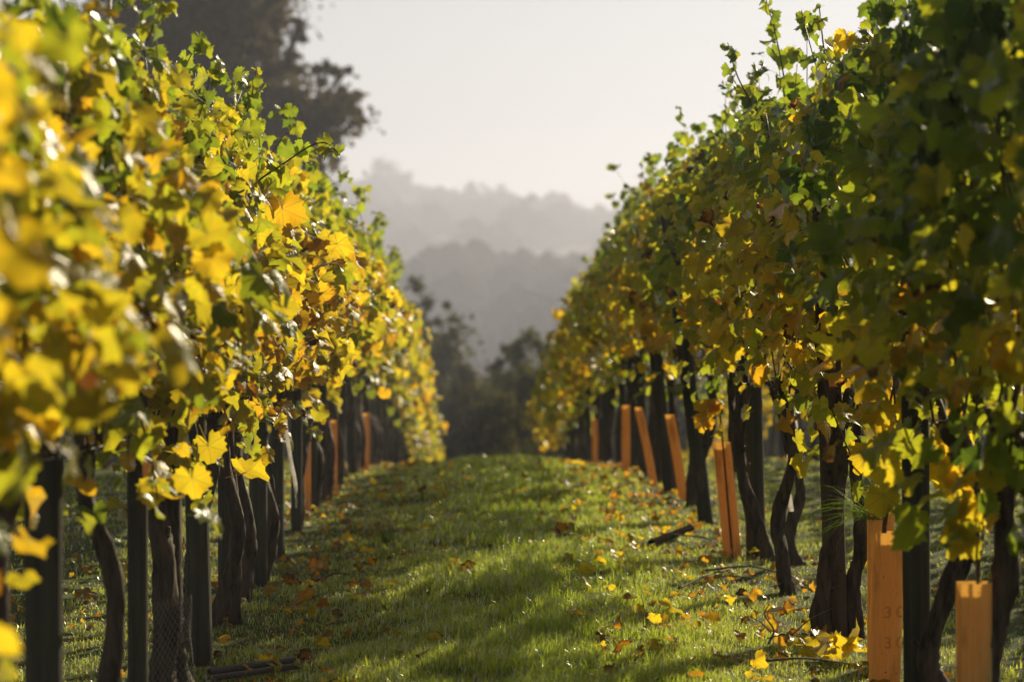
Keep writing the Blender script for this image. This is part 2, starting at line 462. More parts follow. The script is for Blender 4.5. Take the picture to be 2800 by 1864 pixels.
def gen_leaves(rs, y0, row, n, length=1.3, top=None, thin=1.0):
    """leaf positions of one vine, relative to its foot.  row: 'L' or 'R' (colour and habit)."""
    L = {}
    y = rs.uniform(-length / 2, length / 2, n)
    u = rs.uniform(-1, 1, n); u = np.sign(u) * np.abs(u) ** .6
    ztop0 = (top if top else (2.03 if row == 'L' else 2.16)) + rs.uniform(-.07, .05)
    wv = np.array([wob(yy + y0, 1.3 if row == 'L' else 4.1) for yy in y])
    wv2 = np.array([wob(1.7 * (yy + y0), 8.3 if row == 'L' else 2.6) for yy in y])
    zb = (.95 if row == 'L' else .99) + .10 * wv2
    zb = zb + (.16 * np.clip(u, 0, 1) if row == 'R' else 0)
    zt = ztop0 + .13 * wv
    h = rs.beta(1.15, 1.0, n)
    z = zb + (zt - zb) * h
    w = (.17 + .17 * np.sin(np.clip(h, 0, 1) * math.pi * .85 + .25)) * thin + .06 * np.sin(y0 * 3 + y * 7 + z * 6)
    w = w * (1 - (.72 if row == 'L' else .45) * smooth((h - .35) / .6)) * (1 + .22 * np.sin((y0 + y) * 2.7 + z * 3.1) + .15 * np.sin((y0 + y) * 6.3 - z * 5))
    x = u * w + rs.normal(0, .025, n)
    # a few low hanging leaves under the canopy
    low = rs.uniform(0, 1, n) < (.022 if row == 'L' else (.05 if y0 < 9 else .02))
    z = np.where(low, zb - rs.uniform(0, .30, n), z)
    # holes added in the right row's canopy so sun patches reach the aisle
    hole = np.exp(-(((y0 + y) - 13.5) / .75) ** 2 - ((z - 1.25) / .42) ** 2) + np.exp(-(((y0 + y) - 10.3) / .4) ** 2 - ((z - 1.55) / .3) ** 2) if row == 'R' else 0 * z
    z = np.where((hole > .3) & (rs.uniform(0, 1, n) < .85), z * 0 - 9, z)
    gap = np.sin((y0 + y) * 4.1 + z * 1.5) * .5 + np.sin((y0 + y) * 9.7 - z * 6.0 + 1) * .5
    z = np.where((gap < -.45) & (rs.uniform(0, 1, n) < .75) & ~low, z * 0 - 9, z)
    x = np.where(low, x * .8, x)
    pos = np.stack([x, y, z], -1)
    out = np.stack([np.sign(u), np.zeros(n), np.zeros(n)], -1)
    rnd = rs.normal(0, 1, (n, 3))
    nrm = out * .55 + np.array([0, 0.0, .45]) + rnd * .48
    tip = np.stack([np.sign(u) * .35, rs.normal(0, .35, n), -np.ones(n) * .9], -1) + rs.normal(0, .35, (n, 3))
    size = np.clip(rs.normal(.083, .018, n), .045, .125)
    size = np.where(h > .9, size * .8, size) * (.86 if y0 < 6 else 1.0)
    if row == 'L':
        t = .68 - .22 * h + .15 * wv2 + (.05 if y0 < 6 else 0)
    else:
        t = .62 - .34 * h + .14 * wv2 - (.16 * np.clip(h * 2.2, 0, 1) if y0 < 8.5 else -.04)
    t = t + rs.normal(0, .12, n)
    t = np.where((t > .80), .80 + (t - .80) * (.5 if y0 > 6.5 else .1), t)
    t = t + rs.normal(0, .05)
    br = np.clip(rs.normal(-.02, .27, n) + .25 * np.clip(t - .5, 0, 1), -.6, .7)
    dead = rs.uniform(0, 1, n) < (.015 if y0 > 6.5 else 0)
    t = np.where(dead, .98, t); br = np.where(dead, .7, br)
    L = dict(pos=pos, nrm=nrm, tip=tip, size=size, t=t, br=br, side=np.sign(u))
    return sel(L, z > 0)

def shoot_leaves(rs, path, n, size=.07, t=.25):
    """leaves strung along a shoot."""
    P = spline(path, 40); idx = np.linspace(4, 39, n).astype(int)
    p = P[idx]; d = rs.normal(0, 1, (n, 3)); d[:, 2] -= .4
    d /= np.linalg.norm(d, axis=1)[:, None]
    sz = size * np.linspace(1.15, .55, n) * rs.uniform(.85, 1.15, n)
    pos = p + d * sz[:, None] * .45
    nrm = rs.normal(0, .6, (n, 3)) + np.array([0, -.3, .5])
    tip = d * .5 + np.array([0, 0, -.9])
    return dict(pos=pos, nrm=nrm, tip=tip, size=sz, t=np.clip(rs.normal(t, .1, n), 0, 1), br=rs.normal(-.3, .1, n), side=np.zeros(n))
def cat(*Ls):
    return {k: np.concatenate([l[k] for l in Ls]) for k in Ls[0]}
def sel(L, m):
    return {k: v[m] for k, v in L.items()}

def foliage_mesh(name, L, rs, hi=False, mat=None, templates=None):
    T = templates or (HI if hi else LO)
    Vs, Fs, Cs, Us = [], [], [], []
    n = len(L['t']); which = rs.randint(0, len(T), n)
    Fr = frames(L['nrm'], L['tip'], rs); col = leaf_color(L['t'], rs)
    base = 0
    for w in range(len(T)):
        m = np.where(which == w)[0]
        if not len(m): continue
        tv, tf = T[w]
        V = np.einsum('nij,vj->nvi', Fr[m], tv) * L['size'][m][:, None, None] + L['pos'][m][:, None]
        Vs.append(V.reshape(-1, 3)); k = len(tv)
        Fs.append((tf[None] + (np.arange(len(m)) * k)[:, None, None] + base).reshape(-1, 3)); base += k * len(m)
        c = np.concatenate([col[m], L['br'][m][:, None]], 1)
        Cs.append(np.repeat(c, k, 0)); Us.append(np.tile(tv[:, :2], (len(m), 1)))
    return mesh_from(name, np.vstack(Vs), np.vstack(Fs), mat or LEAF_M, tint=np.vstack(Cs), uv=np.vstack(Us))

LEAF_PROTO = [bpy.data.objects.new('leaf', me) for me in LEAF_MESH]
def leaf_objects(parent, L, rs):
    n = len(L['t'])
    Fr = frames(L['nrm'], L['tip'], rs); col = leaf_color(L['t'], rs)
    which = rs.randint(0, len(LEAF_PROTO), n)
    for i in range(n):
        o = LEAF_PROTO[which[i]].copy()
        M = Matrix.Identity(4); s = float(L['size'][i]); A = Fr[i] * s
        for a in range(3):
            for b in range(3): M[a][b] = float(A[a, b])
            M[a][3] = float(L['pos'][i, a])
        o.matrix_basis = M
        o.color = (*[float(c) for c in col[i]], float(L['br'][i]))
        o.parent = parent
        COL.objects.link(o)

# ------------------------------------------------------------------ vines
def trunk_mesh(seed, path=None, r0=.036, res=38, sides=14, fork=True):
    rs = np.random.RandomState(seed)
    if path is None:
        a = rs.uniform(-.05, .05, 6)
        path = [(0, 0, -.05), (a[0] * .6, a[1] * .7, .12), (a[0], a[1] * 1.6, .33), (a[2], a[3], .58), (a[4] * .8, a[5], .86)]
    P = spline(path, res)
    u = np.linspace(0, 1, res)
    rad = r0 * (1.2 - .40 * u + .30 * np.exp(-(u / .08) ** 2) + .16 * np.sin(u * 17 + seed) * rs.uniform(.3, 1) + .35 * np.exp(-((u - .97) / .07) ** 2))
    mb = MB(); mb.add(*tube(P, rad, sides, .12, seed))
    for k in range(rs.randint(1, 4)):          # old pruning spurs
        i = rs.randint(5, res - 2); d = rs.normal(0, 1, 3); d[2] = abs(d[2]) * .4; d /= np.linalg.norm(d)
        mb.add(*tube([P[i], P[i] + d * r0 * 1.3, P[i] + d * r0 * 1.9 + (0, 0, .01)], [r0 * .45, r0 * .3, r0 * .16], 6, .1, seed + k))
    return mb, P[-1]
def arm_mesh(seed, head, s, wire=.88, length=.6):
    rs = np.random.RandomState(seed)
    h = np.array(head)
    P = spline([h - (0, 0, .03), h + (rs.uniform(-.03, .03), s * .12, .05 + rs.uniform(-.02, .03)), (h[0] * .3, h[1] + s * length * .55, wire + rs.uniform(-.02, .02)), (0, h[1] + s * length, wire)], 14)
    return tube(P, np.linspace(.014, .006, 14), 7, .05, seed)
def shoot_path(rs, y, top):
    x0 = rs.normal(0, .03)
    return [(x0, y, .86), (x0 + rs.normal(0, .06), y + rs.normal(0, .06), 1.2), (rs.normal(0, .08), y + rs.normal(0, .09), 1.65), (rs.normal(0, .10), y + rs.normal(0, .12), top)]

def build_vine(X, y, row, seed, label, group=None, n=400, n_obj=180, hi=True, trunk_paths=(None,), r0=.036, top=None, length=1.35,
               extra=(), protrude=3, side_face=None, thin=1.0):
    rs = np.random.RandomState(seed)
    g = float(gz(X, y))
    root = link('grape_vine', None, loc=(X, y, g), label=label, cat='grape vine', group=group)
    head = None
    for i, tp in enumerate(trunk_paths):
        mb, hd = trunk_mesh(seed * 7 + i, tp, r0 * (.84 if i == 0 else .68))
        link('trunk', mb.mesh('trunk', BARK), root); head = hd if head is None else head
    for s in (-1, 1):
        V, F = arm_mesh(seed + s, head, s); link('arm', mesh_from('arm', V, F, BARK), root)
    ztop = top if top else (2.03 if row == 'L' else 2.16)
    parts = []
    L = gen_leaves(rs, y, row, n, length, top, thin)
    ns = 8 if hi else 5
    for k in range(ns):
        yy = -.55 + 1.1 * k / (ns - 1) + rs.normal(0, .03)
        ext = rs.uniform(.04, .22) if k % (ns // max(1, protrude)) == 0 else -.1
        p = shoot_path(rs, yy, ztop + ext)
        V, F = tube(spline(p, 14), np.linspace(.0045, .002, 14), 5, .03, seed + k)
        link('shoot', mesh_from('shoot', V, F, CANE), root)
        if ext > 0:
            parts.append(shoot_leaves(rs, [p[2], p[3], (p[3][0] + rs.normal(0, .05), p[3][1] + rs.normal(0, .08), p[3][2] + .04)], rs.randint(6, 11), .075, .30 if row == 'L' else .22))
    for (p, nl, sz, tt) in extra:
        V, F = tube(spline(p, 22), np.linspace(.0050, .0022, 22), 6, .03, seed)
        link('shoot', mesh_from('shoot', V, F, CANE), root)
        parts.append(shoot_leaves(rs, p, nl, sz, tt))
    if parts:
        E = cat(*parts)
        ne = len(E['t'])
    else: E = None; ne = 0
    # the leaves that show largest become single parts, the rest one mass
    aisle = 1.0 if X < 0 else -1.0
    score = L['pos'][:, 0] * aisle * 4 + (L['pos'][:, 2] > ztop - .1) * .5 + (L['pos'][:, 2] < .85) * .6 - L['pos'][:, 1] * .3 + rs.uniform(0, .3, len(L['t']))
    order = np.argsort(-score)
    k = max(0, n_obj - ne)
    single, rest = sel(L, order[:k]), sel(L, order[k:])
    if E is not None: single = cat(single, E)
    if n_obj:
        leaf_objects(root, single, rs)
    else:
        rest = cat(rest, E) if E is not None else rest
    link('foliage', foliage_mesh('foliage', rest, rs, hi), root, kind='stuff')
    return root

def copy_tree(o, loc, rz=0.0, label=None, group=None):
    c = o.copy(); c.location = loc; c.rotation_euler = (0, 0, rz)
    if label: c['label'] = label
    if group: c['group'] = group
    COL.objects.link(c)
    for ch in o.children:
        d = ch.copy(); d.parent = c; COL.objects.link(d)
    return c

# ---- vines of the left row
ORD = ['first', 'second', 'third', 'fourth', 'fifth', 'sixth', 'seventh', 'eighth', 'ninth', 'tenth', 'eleventh', 'twelfth']
V_L = dict()   # distance -> vine settings; trunk paths are (across, along, up) from the foot
left = [
    (2.35, dict(n_obj=60), 'out of focus golden vine nearest the camera in the left row, cut by the edge'),
    (3.75, dict(n_obj=200, extra=[([(.1, -.1, 1.05), (.2, -.2, .90), (.26, -.25, .74)], 6, .11, .80)]), 'large blurred golden vine with a hanging orange leaf at the left picture edge'),
    (5.05, dict(n_obj=220,  trunk_paths=([(-.06, 0, -.05), (-.05, .02, .3), (-.03, .0, .6), (0, 0, .86)],)), 'blurred vine whose dark trunk stands against the wide left post'),
    (6.36, dict(n_obj=230, r0=.030, trunk_paths=([(.0, 0, -.05), (.0, 0, .15), (.03, .01, .38), (.015, .02, .55), (-.04, 0, .70), (-.06, .03, .86)],), extra=[([(.05, 0, 1.05), (.12, -.05, .88), (.15, -.06, .72)], 7, .105, .60)]), 'vine with one bent trunk standing alone between two left posts'),
    (7.52, dict(n_obj=250, r0=.042, trunk_paths=([(.0, 0, -.05), (.01, 0, .2), (.01, .01, .42), (-.02, .02, .6), (-.06, .0, .74), (-.05, .03, .86)], [(.10, .08, -.05), (.04, .06, .12), (.03, .08, .40), (.03, .05, .85)]), extra=[([(.05, 0, 1.0), (.12, -.08, .84), (.12, -.12, .66)], 7, .115, .52), ([(-.02, 0, .9), (-.05, -.12, .66), (-.08, -.14, .44)], 6, .11, .62)]), 'thick trunked vine wrapped in netting at its foot, bright leaves hanging low in front'),
    (8.45, dict(n_obj=260, r0=.034, trunk_paths=([(-.03, 0, -.05), (-.02, 0, .10), (.0, .0, .35), (.05, .0, .62), (.07, .02, .86)],), extra=[([(.05, 0, 1.0), (.12, -.05, .86), (.16, -.05, .76)], 7, .10, .66)]), 'vine leaning right with netting flaring from its foot, beside the black tubes'),
    (9.15, dict(n_obj=260, r0=.030, trunk_paths=([(-.04, 0, -.05), (.02, .0, .12), (.08, .0, .36), (.03, .0, .62), (.0, .02, .86)], [(.06, .1, -.05), (.06, .1, .3), (.03, .06, .86)]),
        extra=[([(.05, .0, 1.55), (.14, -.1, 1.66), (.26, -.16, 1.74), (.40, -.2, 1.82), (.48, -.2, 1.78)], 15, .090, .36)]), 'vine sending one long leafy shoot out over the aisle, trunk bowed in a curve'),
    (10.15, dict(n_obj=250, r0=.034, extra=[([(0, 0, 1.9), (.04, 0, 2.1), (.06, .05, 2.24)], 12, .085, .36)]), 'vine with an upright tuft of pale leaves topping the canopy, before the oak'),
    (11.1, dict(n_obj=240, r0=.034, trunk_paths=(None, None)), 'twin trunked vine beside the hanging white ribbon in the left row'),
    (12.2, dict(n_obj=200, r0=.034), 'dark trunked vine just past the white ribbon in the left row'),
    (13.4, dict(n_obj=170, r0=.034), 'golden leaved vine in front of the nearest orange guard of the left row'),
    (14.6, dict(n_obj=150, r0=.034, trunk_paths=(None, None)), 'golden leaved vine just behind the nearest orange guard of the left row'),
]
right = [
    (2.9, dict(n_obj=60), 'very near dark leaved vine at the right picture edge, mostly out of frame'),
    (4.3, dict(n_obj=220), 'large blurred dark green vine filling the upper right corner'),
    (5.45, dict(n_obj=240, r0=.045, trunk_paths=([(.0, 0, -.05), (-.02, 0, .2), (-.01, .0, .45), (.02, .0, .7), (.02, 0, .86)],)), 'vine with thick black trunk at the extreme right edge'),
    (6.3, dict(n_obj=250, r0=.040, trunk_paths=([(-.05, 0, -.05), (-.03, 0, .15), (-.01, .0, .32), (.03, .0, .5), (.03, .02, .7), (.02, .02, .86)],)), 'vine whose rough trunk stands in front of the rightmost orange guard'),
    (7.3, dict(n_obj=260, r0=.036, trunk_paths=([(.07, 0, -.05), (.04, 0, .06), (.02, .0, .15), (.07, .0, .32), (.14, .0, .50), (.15, .02, .70), (.08, .02, .86)],)), 'vine with a trunk curling around the tall grey post beside the bright orange guard'),
    (8.85, dict(n_obj=270, r0=.036, trunk_paths=([(-.07, .05, -.05), (-.08, .05, .12), (-.05, .05, .28), (-.02, .05, .5), (0, 0, .86)], [(.07, .1, -.05), (.05, .1, .2), (.08, .1, .35), (.06, .1, .6), (.05, .1, .86)]),
        extra=[([(0, .3, 2.0), (-.03, .3, 2.2), (-.05, .3, 2.38)], 10, .08, .28)]), 'vine with trunks on both sides of the brown post, sharp leaves above'),
    (10.35, dict(n_obj=270, r0=.034, extra=[([(0, .2, 1.95), (.0, .2, 2.2), (-.04, .2, 2.42), (-.09, .2, 2.60)], 14, .095, .27), ([(-.1, 0, 2.0), (-.22, 0, 2.2), (-.27, 0, 2.36)], 12, .085, .25)]), 'vine with the tallest upright shoot against the sky in the right row'),
    (11.55, dict(n_obj=250, r0=.036, trunk_paths=([(.06, 0, -.05), (.03, .0, .1), (-.05, .0, .32), (-.09, .0, .6), (-.05, .02, .86)], [(.20, -.1, -.05), (.14, -.1, .12), (.20, -.05, .35), (.15, -.05, .55), (.08, .0, .86)])), 'vine with two trunks curving together like a V, white streamer between them'),
    (12.8, dict(n_obj=220, r0=.034), 'vine behind the leaning orange guard with the torn white ribbon'),
    (14.0, dict(n_obj=180, r0=.034), 'vine of the right row beside the leaning grey post with a pale edge'),
    (15.2, dict(n_obj=160, r0=.034), 'vine of the right row between the two slim blurred orange guards'),
]
for i, (d, kw, lab) in enumerate(left):
    n = 720
    build_vine(LX, d, 'L', 100 + i, lab, group='grape vines of the left row', n=n, top=1.88, **kw)
for i, (d, kw, lab) in enumerate(right):
    build_vine(RX, d, 'R', 300 + i, lab, group='grape vines of the right row', n=740, top=2.13, **kw)

# ---- the same rows running away over the crest, and the rows on either side (prototypes copied with shared meshes)
protos = {}
for key, row, seeds in (('L', 'L', (501, 502, 503, 504)), ('R', 'R', (601, 602, 603, 604)), ('S', 'L', (701, 702))):
    protos[key] = []
    for s in seeds:
        rs0 = s
        v = build_vine(-0.0, 500.0 + s * .1, row, s, 'x', n=640 if key != 'S' else 200, n_obj=60 if key != 'S' else 0, hi=False, length=1.5, top=(1.8 if key == 'S' else 1.86 if row == 'L' else 2.13), r0=.034, thin=1.15 if key != 'S' else .7)
        protos[key].append(v)
rng = random.Random(5)
def far_row(X, y0, y1, step, key, label, group, drift=0.0):
    y = y0; k = 0
    while y < y1:
        p = protos[key][rng.randrange(len(protos[key]))]
        x = X + drift * max(0, y - 20)
        where = ['beside the last sharp posts', 'on the rise before the crest', 'on the crest of the slope', 'just past the crest', 'sinking below the crest', 'at the very end of the row'][min(5, int((y - y0) / (y1 - y0) * 6))] if key != 'S' else ['nearest the viewer', 'halfway along', 'at its far end'][min(2, int((y - y0) / (y1 - y0) * 3))]
        copy_tree(p, (x, y, float(gz(x, y))), 0.0 if rng.random() < .6 else math.pi, label + ', ' + where, group)
        y += step; k += 1
far_row(LX, 15.85, 44, 1.2, 'L', 'blurred golden vine of the left row', 'distant vines of the left row')
far_row(RX, 16.45, 38, 1.2, 'R', 'blurred olive green vine of the right row', 'distant vines of the right row')
far_row(RX + PITCH, 6.0, 40, 1.2, 'S', 'sparse yellow vine seen under the right row', 'vines of the next row on the right')
far_row(RX + 2 * PITCH, 9.0, 40, 1.25, 'S', 'sparse yellow vine two rows to the right', 'vines of the second row on the right')
far_row(LX - PITCH, 5.0, 36, 1.2, 'S', 'sparse yellow vine behind the left trunks', 'vines of the next row on the left')
for ps in protos.values():
    for p in ps:
        for c in list(p.children): bpy.data.objects.remove(c)
        bpy.data.objects.remove(p)

# ------------------------------------------------------------------ posts
def post_mesh(r, h, seed, lean=(0, 0)):
    rs = np.random.RandomState(seed)
    n = 16
    P = np.stack([np.linspace(0, lean[0], n), np.linspace(0, lean[1], n), np.linspace(-.06, h, n)], -1)
    rad = np.full(n, r); rad[-1] = r * .9
    V, F = tube(P, rad * (1 + rs.normal(0, .006, n)), 16, .008, seed)
    return V, F
def post(X, y, r, h, lab, lean=(0, 0), mat=None, seed=0, group='wooden posts along the vine rows'):
    V, F = post_mesh(r, h, seed, lean)
    o = link('wooden_post', mesh_from('wooden_post', V, F, mat or POST, False), loc=(X, y, float(gz(X, y))), label=lab, cat='post', group=group)
    return o
post(LX - .03, 4.4, .045, 1.78, 'grey wooden post at the near end of the left row, hidden in leaves', seed=1)
post(LX - .04, 5.7, .045, 1.78, 'wide dark wooden post, leftmost in the picture', seed=2)
post(LX, 7.0, .030, 1.78, 'pale grey post just behind the two nearest left trunks', seed=3)
post(LX + .05, 8.2, .040, 1.78, 'smooth grey green post beside the black tubes on the grass', lean=(-.05, 0), seed=4)
post(LX, 9.5, .032, 1.78, 'grey post behind the bowed trunk of the left row', seed=5)
post(LX + .015, 10.75, .042, 1.78, 'stout grey post in front of the white ribbon, left row', seed=6)
post(LX, 12.0, .032, 1.78, 'thin grey post just past the white ribbon in the left row', seed=7)
post(LX, 13.3, .032, 1.78, 'grey post before the nearest orange guard of the left row', seed=8)
post(LX, 14.6, .032, 1.78, 'grey post behind the nearest orange guard of the left row', seed=9)
post(RX, 4.1, .042, 1.86, 'wooden post at the near end of the right row, hidden by dark leaves', seed=11)
post(RX + .01, 5.8, .042, 1.86, 'wooden post by the black trunk at the extreme right edge', seed=12)
post(RX + .01, 7.42, .042, 1.86, 'tall grey green post standing beside the bright orange guard', lean=(-.02, 0), seed=13)
post(RX - .01, 8.94, .043, 1.86, 'brown weathered post between two black trunks', lean=(-.06, 0), mat=BROWN_POST, seed=14)
post(RX + .05, 12.0, .050, 1.86, 'grey post with a pale edge behind the curving trunks and leaning guard', lean=(-.05, 0), seed=15)
post(RX + .0, 14.0, .045, 1.86, 'grey post leaning left with a pale sunlit edge', lean=(-.24, 0), seed=16)
post(RX - .02, 16.4, .042, 1.86, 'blurred dark post leaning left beyond the grey one', lean=(-.20, 0), seed=17)
V, F = post_mesh(.036, 1.80, 20)
PM = mesh_from('wooden_post', V, F, POST, False)
for X, y0, lab, grp in ((LX, 15.9, 'blurred grey post far down the left row', 'distant posts of the left row'), (RX, 17.9, 'blurred grey post far down the right row', 'distant posts of the right row'),
                   (RX + PITCH, 8.0, 'blurred post in the next row to the right', 'posts of the next row on the right'), (LX - PITCH, 6.0, 'blurred post in the next row to the left', 'posts of the next row on the left')):
    y = y0
    while y < 38:
        x = X + rng.uniform(-.03, .03)
        o = link('wooden_post', PM, loc=(x, y, float(gz(x, y))), rot=(rng.uniform(-.03, .03), rng.uniform(-.05, .03), rng.uniform(0, 6)), label=lab + [', still before the crest', ', standing on the crest', ', just below the crest', ', near the far end'][min(3, int((y - y0) / (38 - y0) * 4))], cat='post', group=grp)
        y += 1.5 if X in (LX, RX) else 2.6

# trellis wires
def wire(X, z, lab, grp):
    ys = np.arange(1.0, 42, .75)
    P = np.stack([np.full(len(ys), X) + .012 * np.sin(ys * 2), ys, gz(np.full(len(ys), X), ys) + z], -1)
    V, F = tube(P, .0016, 4)
    link('trellis_wire', mesh_from('trellis_wire', V, F, WIRE), label=lab, cat='wire', group=grp)
for X, nm in ((LX, 'left'), (RX, 'right')):
    for z, w in ((.86, 'lowest trellis wire of the %s row carrying the vine arms'), (1.25, 'middle trellis wire running through the leaves of the %s row'), (1.62, 'upper trellis wire inside the canopy of the %s row'), (1.92, 'topmost trellis wire along the %s row')):
        wire(X + (.05 if z > 1 else 0), z, w % nm, 'trellis wires of the %s row' % nm)

# ------------------------------------------------------------------ orange vine guards
def guard(X, y, w, h, lab, rz=0.0, lean=(0, 0), name='vine_guard', group='orange vine guards'):
    t = .0022; d = w * .82
    prof = [(-w / 2, -d / 2 + .004), (w * .16, -d / 2 - .004), (w / 2, -d / 2 + .020), (w / 2 - .002, d / 2), (-w * .05, d / 2 + .004), (-w / 2, d / 2 - .003)]
    prof = np.array(prof); inner = prof * (1 - 2 * t / w)
    k = len(prof); V = []
    rows = [-.04, h * .5, h]
    for prf in (prof, inner):
        for zz in rows:
            f = max(zz, 0) / h
            for (a, b) in prf: V.append((a + lean[0] * f, b + lean[1] * f, zz))
    F = []
    nr = len(rows)
    for lay, flip in ((0, False), (nr * k, True)):
        for r in range(nr - 1):
            for j in range(k):
                j2 = (j + 1) % k
                q = (lay + r * k + j, lay + r * k + j2, lay + (r + 1) * k + j2, lay + (r + 1) * k + j)
                F.append(q[::-1] if flip else q)
    for j in range(k):
        j2 = (j + 1) % k
        F.append(((nr - 1) * k + j, (nr - 1) * k + j2, nr * k + (nr - 1) * k + j2, nr * k + (nr - 1) * k + j))
    o = link(name, mesh_from(name, np.array(V), F, GUARD, False), loc=(X, y, float(gz(X, y))), rot=(0, 0, rz), label=lab, cat='vine guard', group=group)
    return o
gA = guard(RX - .062, 7.6, .090, .50, 'bright orange vine guard with faint round marks, beside the tall grey post', lean=(.016, 0), rz=.06)
gB = guard(RX + .008, 8.08, .084, .54, 'duller orange vine guard with grass sprouting from its top')
gC = guard(RX - .052, 6.28, .085, .485, 'orange vine guard farthest right, half hidden by a rough black trunk')
gD = guard(RX - .07, 11.95, .085, .57, 'leaning orange guard under the torn white ribbon', lean=(-.06, 0))
gE = guard(RX + .01, 15.6, .062, .56, 'slim blurred orange guard leaning left of the pale edged post', lean=(-.10, 0))
gF = guard(RX - .07, 17.1, .055, .56, 'narrow blurred orange guard next to a slanting trunk in the right row', lean=(-.12, 0))
gG = guard(RX - .12, 19.6, .065, .54, 'short blurred orange guard standing before dark trunks, right row')
guard(LX - .01, 14.1, .068, .48, 'nearest orange guard of the left row, blurred between trunks')
guard(LX + .02, 16.5, .045, .50, 'second orange guard of the left row, slim and dim')
guard(LX + .04, 21.0, .06, .50, 'small orange guard of the left row standing apart near the crest')
for yy in (26.0,):
    guard(RX - .05, yy, .06, .55, 'tiny dim orange guard near the far end of the right row', group='dim orange guards near the crest')
for yy in (17., 20.3, 24.6, 28.):
    guard(RX + PITCH, yy, .09, .55, 'blurred orange guard in the row beyond the right trunks', group='orange guards of the next row')
# faint round print marks on the bright guard
def text_part(cu, parent, loc, rot):
    t = bpy.data.objects.new('printed_mark', cu); COL.objects.link(t)
    me = bpy.data.meshes.new_from_object(t.evaluated_get(bpy.context.evaluated_depsgraph_get()))
    bpy.data.objects.remove(t)
    if not me.materials: me.materials.append(INK)
    link('printed_mark', me, parent, loc, rot)
def mark(parent, txt, x, y, z, size):
    cu = bpy.data.curves.new('printed_mark', 'FONT'); cu.body = txt; cu.size = size; cu.extrude = .0002
    cu.align_x = 'CENTER'; cu.materials.append(INK)
    text_part(cu, parent, (x, y, z), (R(90), 0, R(-1.0)))
mark(gA, '3', .0, -.0452, .235, .052); mark(gA, '3', .0, -.0452, .140, .052)
def mark2(parent, z):
    cu = bpy.data.curves.new('printed_mark', 'FONT'); cu.body = 'C'; cu.size = .050; cu.extrude = .0002; cu.materials.append(INK)
    text_part(cu, parent, (.0262, -.0392, z), (R(90), 0, R(33)))
mark2(gA, .235); mark2(gA, .140)

# young vines growing in the guards
def young_vine(X, y, h0, lab, stems, leaves, seed):
    rs = np.random.RandomState(seed)
    root = link('young_vine', None, loc=(X, y, float(gz(X, y))), label=lab, cat='young vine')
    for (p, r) in stems:
        V, F = tube(spline(p, 20), np.linspace(r, r * .45, 20), 7, .05, seed)
        link('stem', mesh_from('stem', V, F, CANE if r < .0065 else BARK), root)
    L = dict(pos=np.array([l[0] for l in leaves], float), nrm=np.array([l[1] for l in leaves], float), tip=np.array([l[2] for l in leaves], float),
             size=np.array([l[3] for l in leaves], float), t=np.array([l[4] for l in leaves], float), br=rs.uniform(-.1, .3, len(leaves)))
    leaf_objects(root, L, rs)
def rl(rs, box, n, t=.62, size=.085):
    out = []
    for i in range(n):
        p = [rs.uniform(a, b) for a, b in box]
        out.append((p, (rs.normal(0, .5), -.75 + rs.normal(0, .4), .3 + rs.normal(0, .3)), (rs.normal(0, .45), 0, -1), size * rs.uniform(.75, 1.3), t + rs.normal(0, .08)))
    return out
rs = np.random.RandomState(77)
young_vine(RX - .05, 7.62, .5, 'young vine rising from the bright orange guard with golden star shaped leaves',
    [([(0, 0, .0), (-.01, 0, .5), (.02, 0, .62), (.03, .02, .72), (.05, 0, .95)], .0085), ([(.02, 0, .62), (.08, -.02, .74), (.13, -.02, .80)], .004)],
    [((.20, -.08, .66), (.0, -1, .25), (.1, 0, -1), .12, .62), ((.16, -.06, .72), (-.3, -1, .2), (-.4, 0, -1), .08, .6), ((-.02, -.04, .62), (.2, -1, .1), (.1, 0, -1), .10, .55)] + rl(rs, ((-.08, .25), (-.1, .02), (.70, .92)), 14, .64), 71)
young_vine(RX + .0, 8.08, .54, 'young vine with a long slanting cane above the grassy orange guard',
    [([(0, 0, .0), (0, 0, .5), (-.02, 0, .60), (-.09, -.02, .70), (-.16, -.03, .86), (-.20, 0, 1.0)], .0045), ([(0, 0, .4), (.03, .0, .62), (.05, .0, .9)], .006)],
    rl(rs, ((-.10, .12), (-.1, .0), (.72, .95)), 13, .66) + rl(rs, ((-.22, -.10), (-.06, .0), (.80, .9)), 4, .55, .06), 72)
young_vine(RX - .04, 6.3, .5, 'young vine with small yellow leaves over the rightmost guard',
    [([(0, 0, .0), (0, 0, .5), (-.02, 0, .62), (-.05, .0, .78)], .006), ([(0, 0, .5), (.02, 0, .68), (.02, 0, .8)], .004)],
    rl(rs, ((-.10, .06), (-.08, .0), (.58, .80)), 12, .62, .065), 73)
young_vine(RX - .08, 11.9, .5, 'young vine with a rounded clump of orange yellow leaves beside the torn ribbon',
    [([(0, 0, .0), (-.05, 0, .58), (-.07, 0, .75), (-.10, .0, .86)], .006)],
    rl(rs, ((-.18, -.08), (-.08, .0), (.66, .78)), 7, .80, .075), 74)

